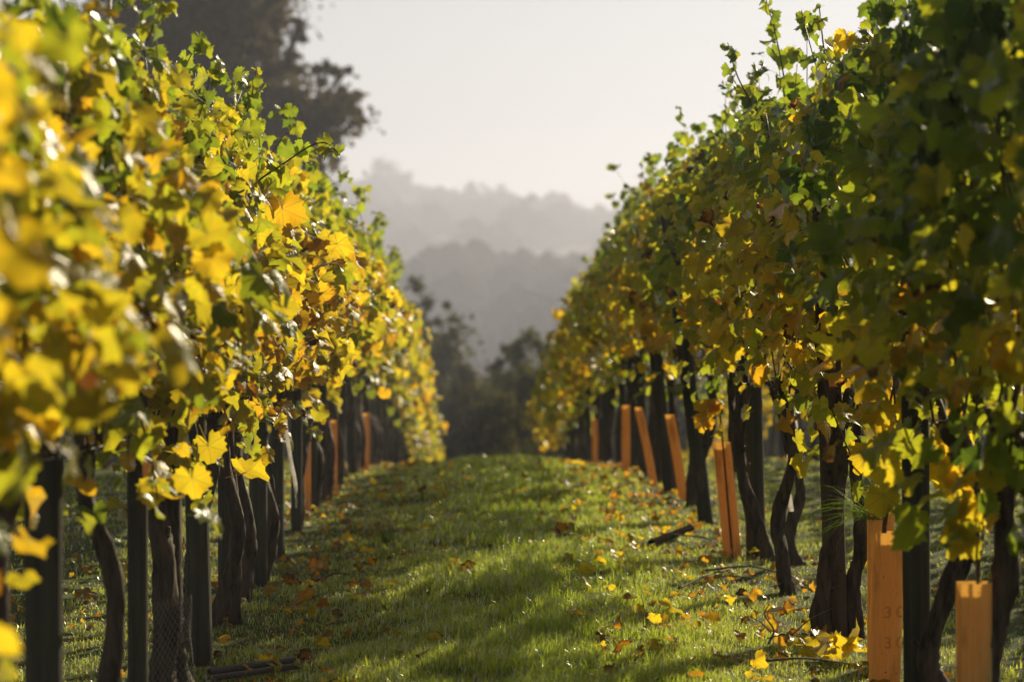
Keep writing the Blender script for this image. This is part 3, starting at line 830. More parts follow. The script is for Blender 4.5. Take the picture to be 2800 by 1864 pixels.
# grass tuft sprouting from the guard top
def ribbon_blade(p0, d, L, w, rs, droop=1.0, segs=7):
    pts = []; p = np.array(p0, float); d = np.array(d, float); d /= np.linalg.norm(d)
    for i in range(segs + 1):
        pts.append(p.copy()); p = p + d * L / segs; d = d + np.array([0, 0, -droop * .22]); d /= np.linalg.norm(d)
    pts = np.array(pts); side = np.cross(d, (0, 0, 1.)); side = side / (np.linalg.norm(side) + 1e-6)
    side = side * .7 + np.array([rs.normal(0, .4), rs.normal(0, .4), rs.normal(0, .5)]); side /= np.linalg.norm(side)
    ws = w * np.linspace(1, .1, segs + 1)[:, None]
    V = np.vstack([pts - side * ws, pts + side * ws]); n = segs + 1
    F = [(i, i + 1, n + i + 1, n + i) for i in range(segs)]
    return V, F
def tuft(X, y, z, lab, n, L, w, dirf, seed, name='grass_tuft'):
    rs = np.random.RandomState(seed); mb = MB()
    for i in range(n):
        d = dirf(rs)
        V, F = ribbon_blade((rs.normal(0, .014), rs.normal(0, .014), 0), d, L * rs.uniform(.5, 1.15), w * rs.uniform(.7, 1.2), rs, rs.uniform(.5, 1.3))
        g = rs.uniform(.75, 1.2)
        mb.add(V, F, (.17 * g, .27 * g, .02 * g, 1))
    link(name, mb.mesh(name, TUFT), loc=(X, y, z), label=lab, cat='grass')
tuft(RX - .02, 8.06, float(gz(RX, 8.08)) + .50, 'tuft of long thin grass blades arching out of the duller orange guard', 95, .27, .0016, lambda r: (r.normal(-.45, .75), r.normal(-.2, .5), abs(r.normal(.75, .4))), 81)
tuft(-.435, 12.3, float(gz(-.435, 12.3)), 'dark weed clump with upright blades in the shaded grass of the aisle', 60, .16, .003, lambda r: (r.normal(0, .4), r.normal(0, .4), 1), 82, 'weed_clump')

# ------------------------------------------------------------------ hanging ribbons, netting, tubes, twigs
def ribbon(X, y, pts, widths, lab, seed):
    P = spline(pts, 34); n = len(P); W = np.interp(np.linspace(0, 1, n), np.linspace(0, 1, len(widths)), widths)
    rs = np.random.RandomState(seed); ang = np.cumsum(rs.normal(0, .14, n)) + .2
    S = np.stack([np.cos(ang), np.sin(ang), np.zeros(n)], -1) * W[:, None] / 2
    mid = P + np.stack([-np.sin(ang), np.cos(ang), 0 * ang], -1) * (W[:, None] * .22)
    V = np.vstack([P - S, mid, P + S])
    F = [(i, i + 1, n + i + 1, n + i) for i in range(n - 1)] + [(n + i, n + i + 1, 2 * n + i + 1, 2 * n + i) for i in range(n - 1)]
    link('plastic_ribbon', mesh_from('plastic_ribbon', V, F, RIBBON), loc=(X, y, float(gz(X, y))), label=lab, cat='ribbon')
ribbon(LX + .14, 10.9, [(-.015, 0, .80), (-.01, 0, .68), (.01, -.01, .55), (.028, 0, .45), (.035, 0, .34)], [.008, .016, .020, .022, .030], 'long pale plastic ribbon hanging down among the left trunks', 91)
ribbon(RX + .12, 11.3, [(-.01, 0, .80), (.02, 0, .68), (.015, 0, .57), (.0, 0, .53), (.0, 0, .40), (.01, 0, .27)], [.012, .045, .012, .022, .010, .026], 'twisted white streamer hanging behind the V shaped trunks', 92)
ribbon(RX - .09, 11.6, [(.02, 0, .86), (-.01, 0, .76), (.015, 0, .66), (-.01, 0, .58), (.005, 0, .52)], [.03, .05, .035, .05, .035], 'torn white plastic scrap hanging over the leaning orange guard', 93)

def netting(X, y, r0, r1, z0, z1, lab, seed, cat_='netting'):
    mb = MB(); nv, nh = 26, 34
    def pt(a, z):
        f = (z - z0) / (z1 - z0); r = r0 + (r1 - r0) * f ** .6
        r *= 1 + .12 * math.sin(3 * a + seed) + .06 * math.sin(5 * a + 9 * f)
        return np.array([r * math.cos(a), r * math.sin(a) * .9, z + .012 * math.sin(2 * a + seed)])
    def strand(p, q, w=.0006):
        d = q - p; s = np.cross(d, (0, 0, 1.)); s = s / (np.linalg.norm(s) + 1e-9) * w
        if np.linalg.norm(s) < 1e-5: s = np.array([w, 0, 0])
        return s
    for dirn in (1, -1):
        for i in range(nv):
            pts = np.array([pt(2 * math.pi * (i / nv) + dirn * 2.0 * math.pi * k / nh * .45, z0 + (z1 - z0) * k / nh) for k in range(nh + 1)])
            t = np.gradient(pts, axis=0); s = np.cross(t, np.stack([pts[:, 0], pts[:, 1], 0 * pts[:, 0]], -1)); s /= np.linalg.norm(s, axis=1)[:, None]
            s *= .0011
            n = len(pts); mb.add(np.vstack([pts - s, pts + s]), [(k, k + 1, n + k + 1, n + k) for k in range(n - 1)])
    link('trunk_netting', mb.mesh('trunk_netting', NET, False), loc=(X, y, float(gz(X, y))), label=lab, cat=cat_)
netting(LX + .03, 7.50, .075, .062, 0, .33, 'fine grey mesh sleeve around the thickest left trunk', 3)
netting(LX - .02, 8.42, .095, .050, 0, .40, 'dark mesh sleeve flaring at the foot of the leaning trunk', 5)

def half_pipe(a, b, r, seed, arc=230):
    """a ribbed, slit plastic tube lying on the ground."""
    a, b = np.array(a, float), np.array(b, float); n = 60; d = b - a; L = np.linalg.norm(d); d /= L
    s = np.cross(d, (0, 0, 1.)); s /= np.linalg.norm(s); up = np.cross(s, d); V = []; F = []
    m = 12; ph = np.radians(np.linspace(-arc / 2, arc / 2, m))
    for lay in (1.0, .86):
        for i in range(n):
            rr = r * lay * (1 + (.035 if i % 2 else -.035))
            c = a + d * L * i / (n - 1)
            for p in ph: V.append(c + up * rr * math.cos(p) + s * rr * math.sin(p))
    def I(lay, i, j): return lay * n * m + i * m + j
    for i in range(n - 1):
        for j in range(m - 1):
            F.append((I(0, i, j), I(0, i, j + 1), I(0, i + 1, j + 1), I(0, i + 1, j))); F.append((I(1, i, j), I(1, i + 1, j), I(1, i + 1, j + 1), I(1, i, j + 1)))
        F.append((I(0, i, 0), I(0, i + 1, 0), I(1, i + 1, 0), I(1, i, 0))); F.append((I(0, i, m - 1), I(1, i, m - 1), I(1, i + 1, m - 1), I(0, i + 1, m - 1)))
    for i in (0, n - 1):
        for j in range(m - 1): F.append((I(0, i, j), I(1, i, j), I(1, i, j + 1), I(0, i, j + 1)))
    return np.array(V), F
def GP(x, y, dz=0.0): return (x, y, float(gz(x, y)) + dz)
V, F = half_pipe(GP(-.865, 7.93, .030), GP(-.60, 8.10, .030), .015, 1)
link('plastic_tube', mesh_from('plastic_tube', V, F, BLACK_PLASTIC, False), label='upper of two black ribbed tubes lying on the grass at the left', cat='plastic tube', group='black tubes on the grass')
V, F = half_pipe(GP(-.85, 7.87, .022), GP(-.575, 7.98, .022), .013, 2)
link('plastic_tube', mesh_from('plastic_tube', V, F, BLACK_PLASTIC, False), label='lower of two black ribbed tubes lying on the grass at the left', cat='plastic tube', group='black tubes on the grass')
V, F = half_pipe(GP(.90, 12.2, .03), GP(1.17, 13.0, .045), .022, 3)
link('plastic_tube', mesh_from('plastic_tube', V, F, MATTE_BLACK, False), label='blurred dark tube lying on the grass near the right row', cat='plastic tube')

def twig(pts, r, lab, side=(), grp=None):
    Q = [GP(x, y, z) for x, y, z in pts]
    mb = MB(); mb.add(*tube(spline(Q, 24), np.linspace(r, r * .45, 24), 6, .1, int(r * 1e5)))
    for (x0, y0, z0, x1, y1, z1) in side:
        mb.add(*tube([GP(x0, y0, z0), GP((x0 + x1) / 2, (y0 + y1) / 2, (z0 + z1) / 2 + .01), GP(x1, y1, z1)], [r * .6, r * .5, r * .3], 5, .1, 4))
    link('fallen_twig', mb.mesh('fallen_twig', DEADWOOD), label=lab, cat='twig', group=grp)
twig([(-.60, 8.12, .045), (-.55, 8.15, .05), (-.53, 8.0, .04), (-.50, 7.9, .02)], .003, 'thin curved twig at the end of the black tubes')
twig([(.86, 10.1, .03), (1.02, 10.5, .045), (1.18, 11.0, .035)], .006, 'long bare twig lying in the lit grass near the right row', [(1.0, 10.45, .04, 1.22, 10.4, .05)])
twig([(1.05, 10.9, .03), (1.25, 11.0, .05), (1.42, 10.85, .03)], .005, 'forked twig at the foot of the V shaped trunks')
twig([(1.04, 8.5, .01), (1.06, 8.5, .06), (1.03, 8.52, .11), (1.05, 8.55, .15)], .004, 'upright broken twig in the grass left of the leaf heap', [(1.04, 8.5, .03, 1.14, 8.46, .05), (1.05, 8.5, .05, .98, 8.5, .10)])
twig([(1.12, 8.65, .02), (1.22, 8.75, .09), (1.32, 8.85, .13)], .003, 'thin twig slanting against the foot of the brown post')
twig([(.95, 7.95, .03), (1.1, 8.0, .04), (1.25, 7.95, .03)], .005, 'dark twig under the heap of yellow leaves')
twig([(-.72, 10.6, .02), (-.62, 10.75, .04), (-.55, 10.7, .03)], .007, 'pale broken stick among the grass by the left row')
twig([(1.02, 12.6, .04), (1.2, 12.4, .05), (1.22, 12.0, .02)], .005, 'bent stem hooking down from the blurred dark tube')

# ------------------------------------------------------------------ fallen leaves: the nearest ones singly
def fallen(x, y, t, size, rs, label, group, name='fallen_leaf', up=.0, flat=.6, br=None):
    o = LEAF_PROTO[rs.randint(0, len(LEAF_PROTO))].copy(); o.name = name
    nrm = np.array([[rs.normal(0, flat), rs.normal(0, flat) - .15, 1.0 if rs.rand() < .7 else -1.0]]); tip = np.array([[rs.normal(), rs.normal(), 0.]])
    A = frames(nrm, tip, rs)[0] * size
    M = Matrix.Identity(4)
    for a in range(3):
        for b in range(3): M[a][b] = float(A[a, b])
    z = float(gz(x, y)) + .030 + up + rs.uniform(0, .012) + (.02 if nrm[0, 2] < 0 else 0)
    M[0][3], M[1][3], M[2][3] = x, y, z
    o.matrix_basis = M
    c = leaf_color(np.array([t]), rs)[0]; o.color = (*[float(v) for v in c], br if br is not None else float(rs.uniform(.0, .65)))
    tag(o, label, 'fallen leaf', group); COL.objects.link(o)
rs = np.random.RandomState(9)
zones = [
    ('right', lambda: (rs.uniform(.35, 1.45), 7.3 + 13 * rs.rand() ** 1.2), 130),
    ('left', lambda: (rs.uniform(-1.2, -.45), 7.3 + 12 * rs.rand() ** 1.2), 44),
    ('aisle', lambda: (rs.uniform(-.45, .4), 7.6 + 12 * rs.rand()), 12),
    ('beyond_left', lambda: (rs.uniform(-2.6, -1.25), rs.uniform(6.5, 13)), 26),
]
MARKS = [(-.73, 8.0, 'near the black ribbed tubes'), (LX, 9.2, 'below the bowed left trunk'), (LX, 10.8, 'below the long white ribbon'), (LX, 12.4, 'past the white ribbon on the left'), (LX, 14.2, 'near the first orange guard of the left row'), (LX, 17.5, 'far along the foot of the left row'),
    (RX, 7.6, 'near the bright orange guard'), (RX, 8.9, 'near the brown post'), (1.0, 10.3, 'by the long bare twig'), (1.45, 11.5, 'below the V shaped trunks'), (1.0, 12.6, 'by the blurred dark tube'), (RX, 14, 'near the grey leaning post'), (RX, 16, 'by the slim blurred guards'), (1.0, 18.5, 'far off near the crest on the right'), (.6, 9.5, 'in sunlit grass left of the brown post'), (.6, 12, 'in the aisle left of the dark tube'), (.6, 15.2, 'in the aisle left of the slim guards'),
    (0, 8.3, 'in the front of the aisle'), (0, 10.5, 'in the shade band of the aisle'), (-.43, 12.3, 'near the dark weed clump'), (0, 15, 'in the far shade of the aisle'), (0, 18.5, 'on the grassy crest of the aisle'), (-1.6, 7.2, 'between the two nearest left trunks'), (-1.7, 9.5, 'behind the thick netted trunk'), (-2.2, 12, 'in the grass beyond the left row')]
zt = {'right': 'at the foot of the right row', 'left': 'at the foot of the left row', 'aisle': 'in the middle of the grass aisle', 'beyond_left': 'behind the left trunks'}
for zn, f, cnt in zones:
    for i in range(cnt):
        x, y = f(); k = rs.rand()
        if k < .45: t, cn = rs.uniform(.60, .75), 'yellow'
        elif k < .8: t, cn = rs.uniform(.84, .95), 'orange'
        else: t, cn = .99, 'brown'
        sz = rs.uniform(.036, .072); q = 'small' if sz < .047 else 'large' if sz > .061 else 'medium sized'
        mk = min(MARKS, key=lambda m_: (m_[0] - x) ** 2 * 4 + (m_[1] - y) ** 2)[2]
        fallen(x, y, t, sz, rs, '%s %s vine leaf fallen %s' % (q, cn, mk), '%s fallen leaves %s' % (cn, zt[zn]), br=.6 if cn == 'brown' else None)
for i, (dx, dy) in enumerate([(-.09, 0), (-.05, .03), (-.02, -.03), (.02, .02), (.05, -.01), (.08, .03), (.11, 0), (0, .06), (.06, .06)]):
    fallen(1.22 + dx, 8.2 + dy, rs.uniform(.62, .72), .085, rs, ['leftmost pale yellow leaf of the heap by the orange guard', 'pale yellow leaf second from the left in the heap by the orange guard', 'pale yellow leaf lying front left of the middle of the heap', 'pale yellow leaf in the very middle of the heap', 'pale yellow leaf right of the middle of the heap', 'pale yellow leaf second from the right of the heap', 'rightmost pale yellow leaf of the heap, touching the orange guard', 'pale yellow leaf at the back of the heap, nearer its middle', 'pale yellow leaf at the back of the heap, towards the guard'][i], 'leaves heaped by the orange guard', up=.02, flat=.8, br=-.2)
fallen(.735, 9.0, .60, .085, rs, 'single pale yellow leaf standing on edge in the sunlit grass', None, up=.03, flat=2.0, br=-.4)
fallen(-.685, 9.6, .97, .10, rs, 'curled rust brown leaf standing up in the grass near the left row', None, up=.03, flat=2.0, br=.5)
fallen(.60, 15.0, .72, .12, rs, 'large blurred golden leaf on the sunlit grass right of the aisle', None, up=.03, flat=.5, br=-.4)

# the rest of the litter is beyond counting
def litter():
    n = 1900
    x = np.where(rs.rand(n) < .5, RX + rs.normal(-.3, .5, n), LX + rs.normal(.05, .45, n)); y = 6.5 + 22 * rs.rand(n)
    ex = rs.rand(n) < .18; x = np.where(ex, rs.uniform(-4.5, 5.5, n), x)
    L = dict(pos=np.stack([x, y, gz(x, y) + .018 + rs.uniform(0, .02, n)], -1), nrm=np.stack([rs.normal(0, .5, n), rs.normal(0, .5, n), np.ones(n)], -1), tip=rs.normal(0, 1, (n, 3)) * (1, 1, .2),
             size=rs.uniform(.022, .055, n), t=rs.choice([.66, .86, .98, 1.0], n, p=[.25, .25, .3, .2]) + rs.normal(0, .03, n), br=rs.uniform(.0, .75, n))
    link('leaf_litter', foliage_mesh('leaf_litter', L, rs), label='scattered brown and yellow leaf scraps in the grass under the vines', kind='stuff')
litter()

# ------------------------------------------------------------------ grass
def grass():
    rs = np.random.RandomState(21)
    parts = []
    for (y0, y1, x0, x1, dens, wid) in ((7.0, 9.0, -1.5, 1.75, 15000, .0011), (9.0, 11.5, -1.6, 1.9, 10000, .0013), (11.5, 15, -1.7, 2.0, 4600, .0020), (15, 20, -1.8, 2.1, 2400, .0032), (20, 27, -1.8, 2.2, 1300, .0046),
                                   (4.8, 9, -3.4, -1.5, 1700, .0026), (9, 18, -4.8, -1.6, 750, .0038), (5.5, 9, 1.75, 3.6, 1300, .0026), (9, 20, 1.9, 6.2, 750, .004), (20, 30, 2.2, 7.5, 350, .007), (4.5, 7.0, -1.5, 1.75, 1500, .002)):
        n = int((y1 - y0) * (x1 - x0) * dens)
        parts.append(np.stack([rs.uniform(x0, x1, n), rs.uniform(y0, y1, n), np.full(n, wid)], -1))
    P = np.vstack(parts); x, y, w = P.T
    # tufting: clumps are taller, bare places thinner
    c = np.sin(x * 7.3 + 2 * np.sin(y * 3.1)) * np.sin(y * 6.1 + 2 * np.sin(x * 4.7)) * .5 + np.sin(x * 19 + y * 7) * np.sin(y * 17 - x * 5) * .35
    aisle = np.exp(-((x - .28) / .62) ** 2)
    strip = np.exp(-((x - LX) / .22) ** 2) + np.exp(-((x - RX) / .26) ** 2)
    keep = rs.rand(len(x)) < np.clip(.58 + .38 * c + .45 * aisle - .42 * strip, .10, 1)
    x, y, w, c, aisle = x[keep], y[keep], w[keep], c[keep], aisle[keep]
    n = len(x)
    h = (.014 + .014 * rs.rand(n) + .013 * np.clip(c, -.3, 1) + .024 * aisle * (1 + 1.5 * c)) * rs.uniform(.6, 1.35, n)
    tall = rs.rand(n) < .012; h = np.where(tall, h * 1.7, h)
    h = np.clip(h, .012, .13)
    az = rs.uniform(0, 2 * math.pi, n); lean = np.abs(rs.normal(.35, .3, n)); wa = rs.uniform(0, math.pi, n)
    b = np.stack([x, y, gz(x, y) - .004], -1)
    d = np.stack([np.cos(az), np.sin(az), 0 * az], -1); sd_ = np.stack([np.cos(wa), np.sin(wa), 0 * wa], -1)
    W = (w * rs.uniform(.7, 1.3, n))[:, None]
    p1 = b + d * (h * lean * .35)[:, None] + np.array([0, 0, 1.]) * (h * .55)[:, None]
    p2 = b + d * (h * lean * 1.2)[:, None] + np.array([0, 0, 1.]) * (h * (1 - .25 * lean))[:, None]
    V = np.stack([b - sd_ * W, b + sd_ * W, p1 - sd_ * W * .8, p1 + sd_ * W * .8, p2], 1).reshape(-1, 3)
    o = (np.arange(n) * 5)[:, None]
    F = np.concatenate([o + [0, 1, 3], o + [0, 3, 2], o + [2, 3, 4]], 0)
    g = rs.uniform(.7, 1.25, n); dry = rs.rand(n)
    warm = np.clip(.35 - .35 * aisle + .25 * rs.rand(n), 0, 1)
    col = np.stack([(.56 + .24 * warm) * g, (.72 + .04 * warm) * g, (.045 + .09 * warm) * g, np.ones(n)], -1)
    dead = dry < .06 + .08 * (1 - aisle)
    col[dead] = np.stack([.34 * g, .25 * g, .10 * g, np.ones(n)], -1)[dead]
    me = mesh_from('grass', V, F.astype(np.int32), GRASS, tint=np.repeat(col, 5, 0))
    link('grass', me, label='short dewy green grass covering the aisle', kind='stuff')
    # dew drops near the blade tips
    near = np.where((y < 14) & (x > -1.6) & (x < 2.0))[0]
    pick = rs.choice(near, 22000, replace=False)
    r = rs.uniform(.0007, .0017, len(pick)) * (1 + .35 * (y[pick] > 10)); q = p2[pick] * .5 + p1[pick] * .5 + (p2[pick] - p1[pick]) * rs.uniform(-.3, .5, (len(pick), 1))
    oc = np.array([(1, 0, 0), (-1, 0, 0), (0, 1, 0), (0, -1, 0), (0, 0, 1), (0, 0, -1)], float)
    of = np.array([(0, 2, 4), (2, 1, 4), (1, 3, 4), (3, 0, 4), (2, 0, 5), (1, 2, 5), (3, 1, 5), (0, 3, 5)])
    V = (q[:, None] + oc[None] * r[:, None, None]).reshape(-1, 3); F = (of[None] + (np.arange(len(pick)) * 6)[:, None, None]).reshape(-1, 3)
    m, nn, ll = new_mat('dew')
    d1 = N(nn, 'ShaderNodeBsdfTranslucent'); d1.inputs[0].default_value = (.95, .97, .95, 1)
    g1 = N(nn, 'ShaderNodeBsdfGlossy'); g1.inputs['Roughness'].default_value = .2
    mx = N(nn, 'ShaderNodeMixShader'); mx.inputs[0].default_value = .35; ll.new(d1.outputs[0], mx.inputs[1]); ll.new(g1.outputs[0], mx.inputs[2])
    out = N(nn, 'ShaderNodeOutputMaterial'); ll.new(mx.outputs[0], out.inputs[0])
    link('dew_drops', mesh_from('dew_drops', V, F.astype(np.int32), m), label='tiny bright dew drops on the grass blades', kind='stuff')
grass()

# ------------------------------------------------------------------ trees
def crown_mesh(name, lobes, n, leaf, mat, seed, shell=.55, twigs=True):
    """many leaf-sized faces gathered in clumps through the volume of the lobes (cx,cy,cz,rx,ry,rz)."""
    rs = np.random.RandomState(seed)
    lobes = np.array(lobes, float); vol = lobes[:, 3] * lobes[:, 4] * lobes[:, 5]; vol = vol ** .8; vol /= vol.sum()
    nc = max(24, n // 80)
    li = rs.choice(len(lobes), nc, p=vol)
    d = rs.normal(0, 1, (nc, 3)); d /= np.linalg.norm(d, axis=1)[:, None]
    rr = rs.uniform(0, 1, nc) ** (1 - shell) 
    cc = lobes[li, :3] + d * lobes[li, 3:] * rr[:, None] * rs.uniform(.85, 1.02, (nc, 1))
    cs = lobes[li, 3:].mean(1) * rs.uniform(.05, .16, nc)
    ci = rs.randint(0, nc, n)
    p = cc[ci] + rs.normal(0, 1, (n, 3)) * cs[ci][:, None] * (1, 1, .8) * np.minimum(rs.gamma(1.6, .75, (n, 1)), 1.35)
    A = rs.normal(0, 1, (n, 3)); A /= np.linalg.norm(A, axis=1)[:, None]
    B = np.cross(A, rs.normal(0, 1, (n, 3))); B /= np.linalg.norm(B, axis=1)[:, None]
    s = (leaf * rs.uniform(.6, 1.4, n))[:, None]
    V = np.stack([p - A * s, p + B * s * .55, p + A * s, p - B * s * .55], 1).reshape(-1, 3)
    F = (np.arange(n) * 4)[:, None] + np.array([[0, 1, 2, 3]])
    t = np.clip(rs.rand(nc)[ci] * .7 + rs.rand(n) * .3, 0, 1)
    tint = np.repeat(np.stack([t, t, t, np.ones(n)], -1), 4, 0)
    return mesh_from(name, V, F.astype(np.int32), mat, False, tint=tint)
def tree(name, x, y, lobes, n, leaf, mat, lab, cat_, seed, trunk_r=.25, fork=None, group=None):
    g = float(gz(x, y))
    root = link(name, None, loc=(x, y, g), label=lab, cat=cat_, group=group)
    rs = np.random.RandomState(seed)
    lob = [(l[0] - x, l[1] - y, l[2] - g, l[3], l[4], l[5]) for l in lobes]
    zc = max(.5, min(l[2] - l[5] * .5 for l in lob))
    mb = MB(); P = spline([(0, 0, -.3), (.03, .02, zc * .3), (-.05, 0, zc * .7), (0, 0, zc)], 14)
    mb.add(*tube(P, np.linspace(trunk_r, trunk_r * .6, 14), 10, .05, seed))
    for l in lob:
        for k in range(3):
            q = np.array(l[:3]) + rs.normal(0, .35, 3) * l[3:]
            m = (P[-3] + q) / 2 + rs.normal(0, .1, 3)
            mb.add(*tube(spline([P[-3], m, q], 8), np.linspace(trunk_r * .45, trunk_r * .08, 8), 6, .05, seed + k))
    link('trunk', mb.mesh('trunk', TREEBARK), root)
    link('crown', crown_mesh('crown', lob, n, leaf, mat, seed), root)
def at(px, py, Y):      # a point seen in that direction at distance Y, in world metres
    return ((px - 1088) * Y / 5560.0, Y, 1.15 - (py - 730) * Y / 5560.0)
def lobe(px, py, Y, rx, ry, dy=0, depth=None):
    X, y, z = at(px, py, Y + dy); return (X, y, z, rx * Y / 5560, (depth or rx) * Y / 5560, ry * Y / 5560)
YO = 60.
tree('oak_tree', *at(430, 0, YO)[:2], [lobe(420, 40, YO, 265, 190), lobe(560, 300, YO, 250, 130), lobe(720, 290, YO, 125, 95, -1), lobe(540, 60, YO, 130, 130, 1), lobe(300, 300, YO, 260, 170, 1), lobe(745, 400, YO, 60, 60), lobe(600, 420, YO, 170, 90, 1), lobe(420, -200, YO, 230, 170), lobe(610, -30, YO, 85, 60, -1), lobe(640, 170, YO, 70, 60), lobe(725, 175, YO, 55, 45), lobe(790, 185, YO, 45, 28), lobe(700, 60, YO, 35, 50), lobe(800, 225, YO, 45, 35), lobe(835, 275, YO, 35, 18)],
     70000, .11, OAK, 'large dark oak rising behind the left row against the pale sky', 'tree', 11, trunk_r=.45)
bushes = [
    (965, 735, 62, 40, 90, 'slim dark evergreen just right of the golden end of the left row'),
    (1020, 775, 58, 38, 80, 'pointed dark shrub beside the slim evergreen'),
    (1075, 930, 56, 60, 90, 'low rounded bush in the gap at the end of the aisle'),
    (1130, 960, 54, 70, 80, 'olive green bush straight down the aisle'),
    (1165, 880, 60, 45, 100, 'brownish bush rising right of the gap'),
    (1215, 850, 57, 55, 95, 'dark bush partly behind the end of the right row'),
    (1280, 830, 60, 60, 110, 'dark bush behind the right row leaves'),
    (900, 830, 60, 60, 110, 'dark bush hidden behind the left row leaves'),
]
for k, px in enumerate((1340, 1420, 1510, 1610, 1720, 1840, 1970, 2110, 2260)):
    bushes.append((px, 860, 52 + (k * 7) % 5, 75, 90, '%s hedge bush glimpsed between the right row trunks' % ['first', 'second', 'third', 'fourth', 'fifth', 'sixth', 'seventh', 'eighth', 'ninth'][k]))
for k, px in enumerate((60, 200, 340, 480, 610, 730, 830)):
    bushes.append((px, 860, 52 + (k * 7) % 5, 80, 90, '%s hedge bush from the left edge, glimpsed between the left row trunks' % ['first', 'second', 'third', 'fourth', 'fifth', 'sixth', 'seventh'][k]))
for i, (px, py, Y, rx, ry, lab) in enumerate(bushes):
    g = float(gz((px - 1088) * Y / 5560, Y)); c = at(px, py, Y)
    lobes = [lobe(px, py, Y, rx, ry)]
    zlow = c[2] - ry * Y / 5560
    # the bush goes on down to the ground
    hh = (zlow - g) / 2 + .6
    lobes.append((c[0] + .1, Y, g + hh, rx * 1.3 * Y / 5560 + .3, 1.2, hh + .3))
    lobes.append((c[0] - .4, Y + .5, (g + c[2]) / 2, rx * 1.2 * Y / 5560 + .2, 1.0, (c[2] - g) / 2))
    tree('bush' if i > 1 else 'conifer', c[0], Y, lobes, 20000 if i < 8 else 9000, .08 if i < 8 else .11, BUSH, lab, 'bush' if i > 1 else 'tree', 30 + i, trunk_r=.09)

# far wooded slopes: crown lumps standing on the terrain, far off and in haze
def ico(sub):
    import bmesh
    bm = bmesh.new(); bmesh.ops.create_icosphere(bm, subdivisions=sub, radius=1)
    V = np.array([v.co[:] for v in bm.verts]); F = np.array([[v.index for v in f.verts] for f in bm.faces], np.int32); bm.free(); return V, F
ICV, ICF = ico(3)
def lump(rs, c, r, hz):
    o = rs.uniform(0, 9, 3)
    k = 1 + .16 * np.sin(ICV[:, 0] * 4 + o[0]) * np.sin(ICV[:, 1] * 5 + o[1]) + .12 * np.sin(ICV[:, 2] * 7 + o[2] + ICV[:, 0] * 6) + rs.normal(0, .045, len(ICV))
    return np.array(c) + ICV * k[:, None] * np.array([r, r, hz])
def wood():
    rs = np.random.RandomState(4); Vs, Fs, Ts = [], [], []; b = 0
    def addl(x, y, r, hz, sink=.35):
        nonlocal b
        V = lump(rs, (x, y, float(gz(x, y)) + hz * (1 - sink)), r, hz); Vs.append(V); Fs.append(ICF + b); b += len(V)
        t = rs.uniform(.1, .9); Ts.append(np.tile([t, t, t, 1], (len(V), 1)))
    for k in range(260):
        y = rs.uniform(560, 860); x = rs.uniform(-95, 95)
        if math.sin(x / 14 + y / 50) + math.sin(y / 33) > .9: continue
        addl(x, y, rs.uniform(4, 8), rs.uniform(4, 8))
    for k in range(90):
        y = rs.uniform(300, 470); x = rs.uniform(-50, 50)
        if math.sin(x / 9 + 1) + math.sin(y / 40) > .75: continue
        addl(x, y, rs.uniform(3, 6), rs.uniform(3, 6))
    for k in range(330):
        addl(rs.uniform(-40, 40), rs.uniform(190, 480), rs.uniform(2.5, 5), rs.uniform(2.5, 5))
    for k in range(70):
        addl(rs.uniform(-110, 110), rs.uniform(870, 905), rs.uniform(4, 8), rs.uniform(4, 7))
    T = np.vstack(Ts)
    link('far_woodland', mesh_from('far_woodland', np.vstack(Vs), np.vstack(Fs), WOOD, True, tint=T), label='misty woods covering the far side of the valley', kind='stuff')
wood()
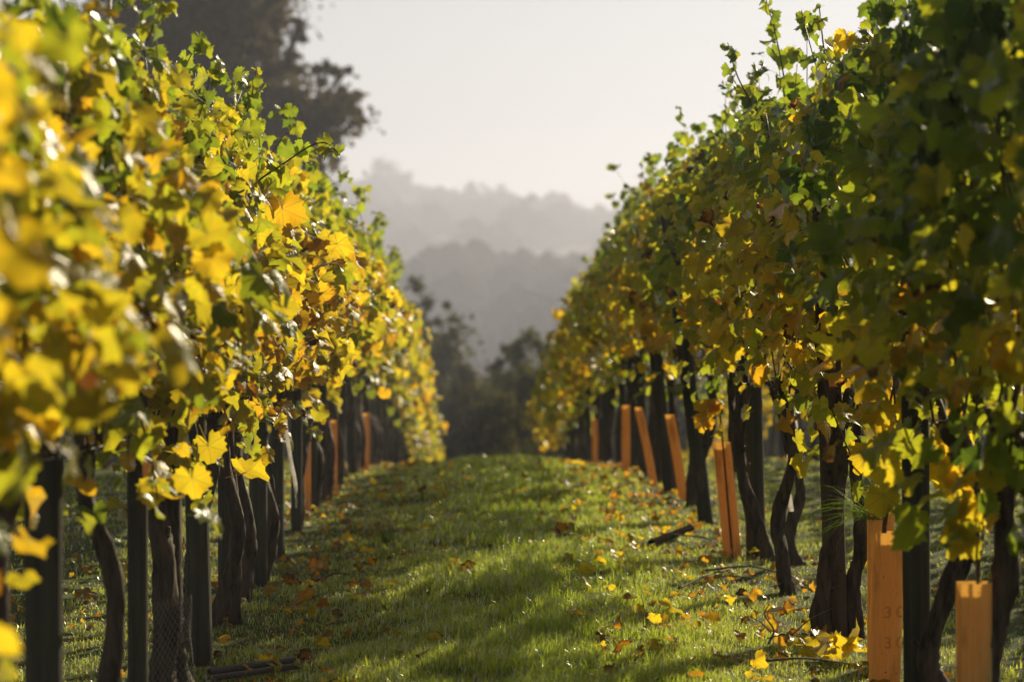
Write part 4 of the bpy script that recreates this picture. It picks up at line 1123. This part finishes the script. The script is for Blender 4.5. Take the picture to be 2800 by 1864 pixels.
def far_tree(px, py, Y, rx, ry, lab, seed):
    X = (px - 1088) * Y / 5560; g = float(gz(X, Y)); top = at(px, py, Y)[2]; r = rx * Y / 5560
    root = link('distant_tree', None, loc=(X, Y, g), label=lab, cat='tree', group='misty trees across the valley')
    rs = np.random.RandomState(seed); h = max(2 * r, top - g)
    V, F = tube([(0, 0, -1), (0, 0, h * .6)], [r * .12, r * .06], 8); link('trunk', mesh_from('trunk', V, F, TREEBARK), root)
    lob = [(0, 0, h * .62, r, r, h * .38), (r * .5, 0, h * .45, r * .7, r * .7, h * .3), (-r * .5, 0, h * .4, r * .7, r * .7, h * .3)]
    link('crown', crown_mesh('crown', lob, 3500, r * .10, WOOD, seed), root)
far_tree(885, 405, 860, 62, 50, 'rounded misty tree at the left end of the far skyline', 1)
far_tree(960, 425, 870, 30, 40, 'small misty tree right of the rounded one on the skyline', 2)
far_tree(1015, 432, 865, 30, 40, 'low misty treetop left of centre on the skyline', 3)
far_tree(1083, 415, 880, 22, 45, 'thin misty treetop left of the squarish skyline tree', 4)
far_tree(1115, 418, 875, 22, 45, 'narrow misty tree between its skyline neighbours', 5)
far_tree(1152, 412, 870, 28, 50, 'squarish misty tree standing highest right of centre on the skyline', 6)
far_tree(1297, 458, 860, 32, 36, 'misty rounded tree on the skyline just left of the right row', 7)
far_tree(1105, 620, 620, 80, 50, 'broad misty tree clump on the nearer slope below the skyline', 8)
far_tree(1030, 650, 555, 70, 45, 'dim misty tree left of the broad clump', 9)
far_tree(1180, 650, 558, 75, 45, 'dim misty tree right of the broad clump', 10)
far_tree(1000, 520, 700, 60, 45, 'faint misty tree below the skyline at the left', 12)
far_tree(1200, 520, 690, 70, 45, 'faint misty tree below the skyline at the right', 13)

# ------------------------------------------------------------------ haze
def haze():
    x0, x1, y0, y1, z0, z1 = -480, 490, -30, 1180, -35, 66
    V = [(x, y, z) for z in (z0, z1) for y in (y0, y1) for x in (x0, x1)]
    F = [(0, 2, 3, 1), (4, 5, 7, 6), (0, 1, 5, 4), (2, 6, 7, 3), (0, 4, 6, 2), (1, 3, 7, 5)]
    m, n, l = new_mat('haze')
    v = N(n, 'ShaderNodeVolumePrincipled'); v.inputs['Color'].default_value = (.74, .785, 1.0, 1); v.inputs['Density'].default_value = .00135; v.inputs['Anisotropy'].default_value = .35
    out = N(n, 'ShaderNodeOutputMaterial'); l.new(v.outputs[0], out.inputs['Volume'])
    link('haze', mesh_from('haze', np.array(V, float), F, m, False), label='pale autumn haze filling the valley', kind='stuff')
haze()
for o in LEAF_PROTO: bpy.data.objects.remove(o)
